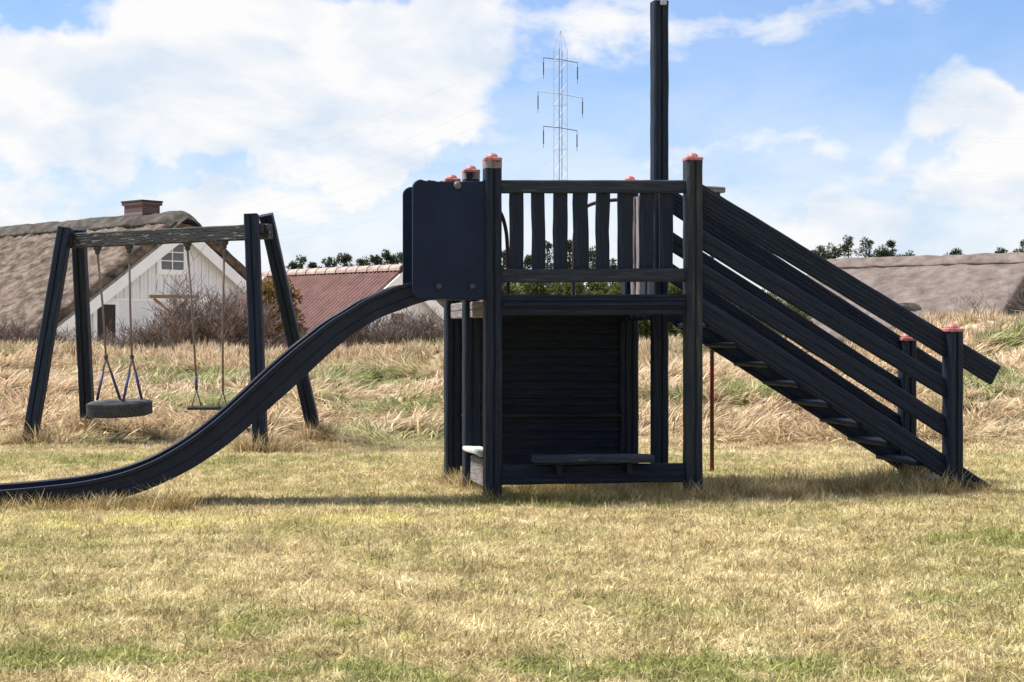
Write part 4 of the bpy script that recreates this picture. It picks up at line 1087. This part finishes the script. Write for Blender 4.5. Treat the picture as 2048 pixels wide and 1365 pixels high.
tree('pine_tree', 1905, 500, 84, 66, M['pine'], 'low spreading pine above the middle of the right thatched ridge', None, 280, dens=.8)
tree('pine_tree', 2000, 492, 80, 50, M['pine'], 'sparse pine above the right end of the grey-pink ridge', None, 281, dens=.6)
tree('pine_tree', 2042, 476, 80, 50, M['pine'], 'sparse dark pine at the right edge of the picture', None, 282, dens=.6)
for i, (px, yt, Y, w) in enumerate(((940, 590, 48, 110), (1012, 575, 46, 90), (1075, 560, 48, 90), (1130, 566, 47, 90), (1190, 562, 48, 90), (1250, 570, 46, 90), (1300, 560, 47, 100), (1350, 572, 45, 90), (1400, 580, 46, 90), (1460, 590, 50, 110), (1540, 590, 52, 130))):
    tree('green_bush', px, yt, Y, w, M['bushgreen'], 'green bush behind the tower platform, %s in its row' % ORD[i], 'green bushes behind the tower', 300+i, kind='bush', leaf=.11)
tree('rusty_bush', 555, 560, 38, 75, M['rust'], 'rusty yellow-brown bush between the farmhouse and the outbuilding', None, 330, kind='bush', leaf=.10)
mb = MB(); rnd = random.Random(9)
for i in range(5200):
    x = rnd.uniform(-75, 75); y = 112+rnd.uniform(-4, 4); h = 3.2+1.1*noise.noise(Vector((x*.12, 1, 0)))+.5*noise.noise(Vector((x*.6, 2, 0)))
    z = h*rnd.random()**.6; e = Vector((rnd.gauss(0, 1), rnd.gauss(0, 1), rnd.gauss(.4, .7))).normalized(); f = e.orthogonal()
    for q in range(3):
        f.rotate(Matrix.Rotation(1.05, 3, e)); c = Vector((x, y, z))+f*.25
        mb.add([c-f*.30, c+f*.30, c+e*.8], [(0, 1, 2)])
tag(mb.build('far_thicket', M['pine']), 'dark green thicket far behind the houses, seen through the gaps', kind='stuff')

# ------------------------------------------------------------------ pylon and wires
PY = 230.0
def pp(px, py, Y=PY): return P(px, py, Y)
base = pp(1121, 661); pyl = thing('power_pylon', (base.x, base.y, 0), 'slim lattice power pylon with three crossarm levels above the tower railing', 'pylon')
cxs = {'a': (1108, -1), 'b': (1118.5, 1), 'c': (1124.5, -1), 'd': (1134.5, 1)}
ctr = Vector((base.x, base.y, 0)); hw = 13.25/FPX*PY
corn = [ctr+Vector((-hw, .25*hw, 0)), ctr+Vector((-.22*hw, -hw, 0)), ctr+Vector((.25*hw, hw, 0)), ctr+Vector((hw, -.25*hw, 0))]
def zpy(py): return CAMZ-(py-HY)/FPX*PY
zt = zpy(100); ztip = zpy(62)
for i, c in enumerate(corn):
    mb = MB(); mb.tube([c, c+Z*zt], .055 if i in (1, 2) else .045, 5); mb.build('pylon_leg', M['dark_steel'] if i in (1, 2) else M['steel'], pyl)
    mb = MB(); mb.tube([c+Z*zt, ctr+Z*ztip], .03, 4); mb.build('peak_bar', M['steel'], pyl)
ring = [0, 1, 3, 2]
mb = MB(); nlev = 26
for j in range(nlev):
    z0, z1 = zt*j/nlev, zt*(j+1)/nlev
    for q in range(4):
        a, b = corn[ring[q]], corn[ring[(q+1) % 4]]
        mb.tube([a+Z*z0, b+Z*z1] if (j+q) % 2 else [b+Z*z0, a+Z*z1], .018, 3)
        if j % 4 == 0: mb.tube([a+Z*z1, b+Z*z1], .035, 3)
o = mb.build('lattice', M['steel'], pyl); o['kind'] = 'stuff'
tips = []
for (lx, ly, rx, ry, l2, r2) in ((1087, 116, 1155, 126, 158, 167), (1076, 183, 1165, 196, 226, 236), (1087, 253, 1154, 262, 296, 303)):
    a, b = pp(lx, ly, PY+3), pp(rx, ry, PY-3)
    a.z = CAMZ-(ly-HY)/FPX*a.y; b.z = CAMZ-(ry-HY)/FPX*b.y
    mb = MB(); mb.tube([a, (a+b)/2+Z*.1, b], .07, 5); mb.build('crossarm', M['dark_steel'], pyl)
    for q, px, y2 in ((a, lx, l2), (b, rx, r2)):
        e = Vector((q.x, q.y, CAMZ-(y2-HY)/FPX*q.y)); mb = MB()
        mb.tube([q, q.lerp(e, .2)], .05, 4)
        n = 9; prof = []
        z0, z1 = q.lerp(e, .2), q.lerp(e, .85)
        for i in range(n):
            f = i/n; prof += [(.07, f), (.13, f+.3/n), (.07, f+.6/n)]
        Lz = (z1-z0).z; mb.lathe([(r, Lz*f) for r, f in prof], 6, tuple(z0)); mb.tube([z1, e], .05, 4)
        mb.build('insulator', M['dark'], pyl); tips.append((e, px < 1121))
tips.append((ctr+Z*ztip, True))
M['wire'] = mat('power_wire', (0.5, 0.52, 0.56), 0.5)
WHICH = ['top left arm', 'top right arm', 'middle left arm', 'middle right arm', 'bottom left arm', 'bottom right arm', 'peak']
for wi, (e, left) in enumerate(tips):
    for (dx, dy, sag) in ((-190, 330, 9.0), (210, -10, 5.0)):
        f = e+Vector((dx, dy, 0)); pts = [e.lerp(f, i/40)-Z*sag*4*(i/40)*(1-i/40) for i in range(41)]
        mb = MB(); mb.tube(pts, .010 if dx > 0 else .014, 3)
        o = mb.build('power_line', M['wire']); tag(o, 'thin power line running %s from the %s of the pylon' % ('left' if dx < 0 else 'right', WHICH[wi]), 'power line', 'power lines')
scene.render.engine = 'CYCLES'
print('objects', len(bpy.data.objects))
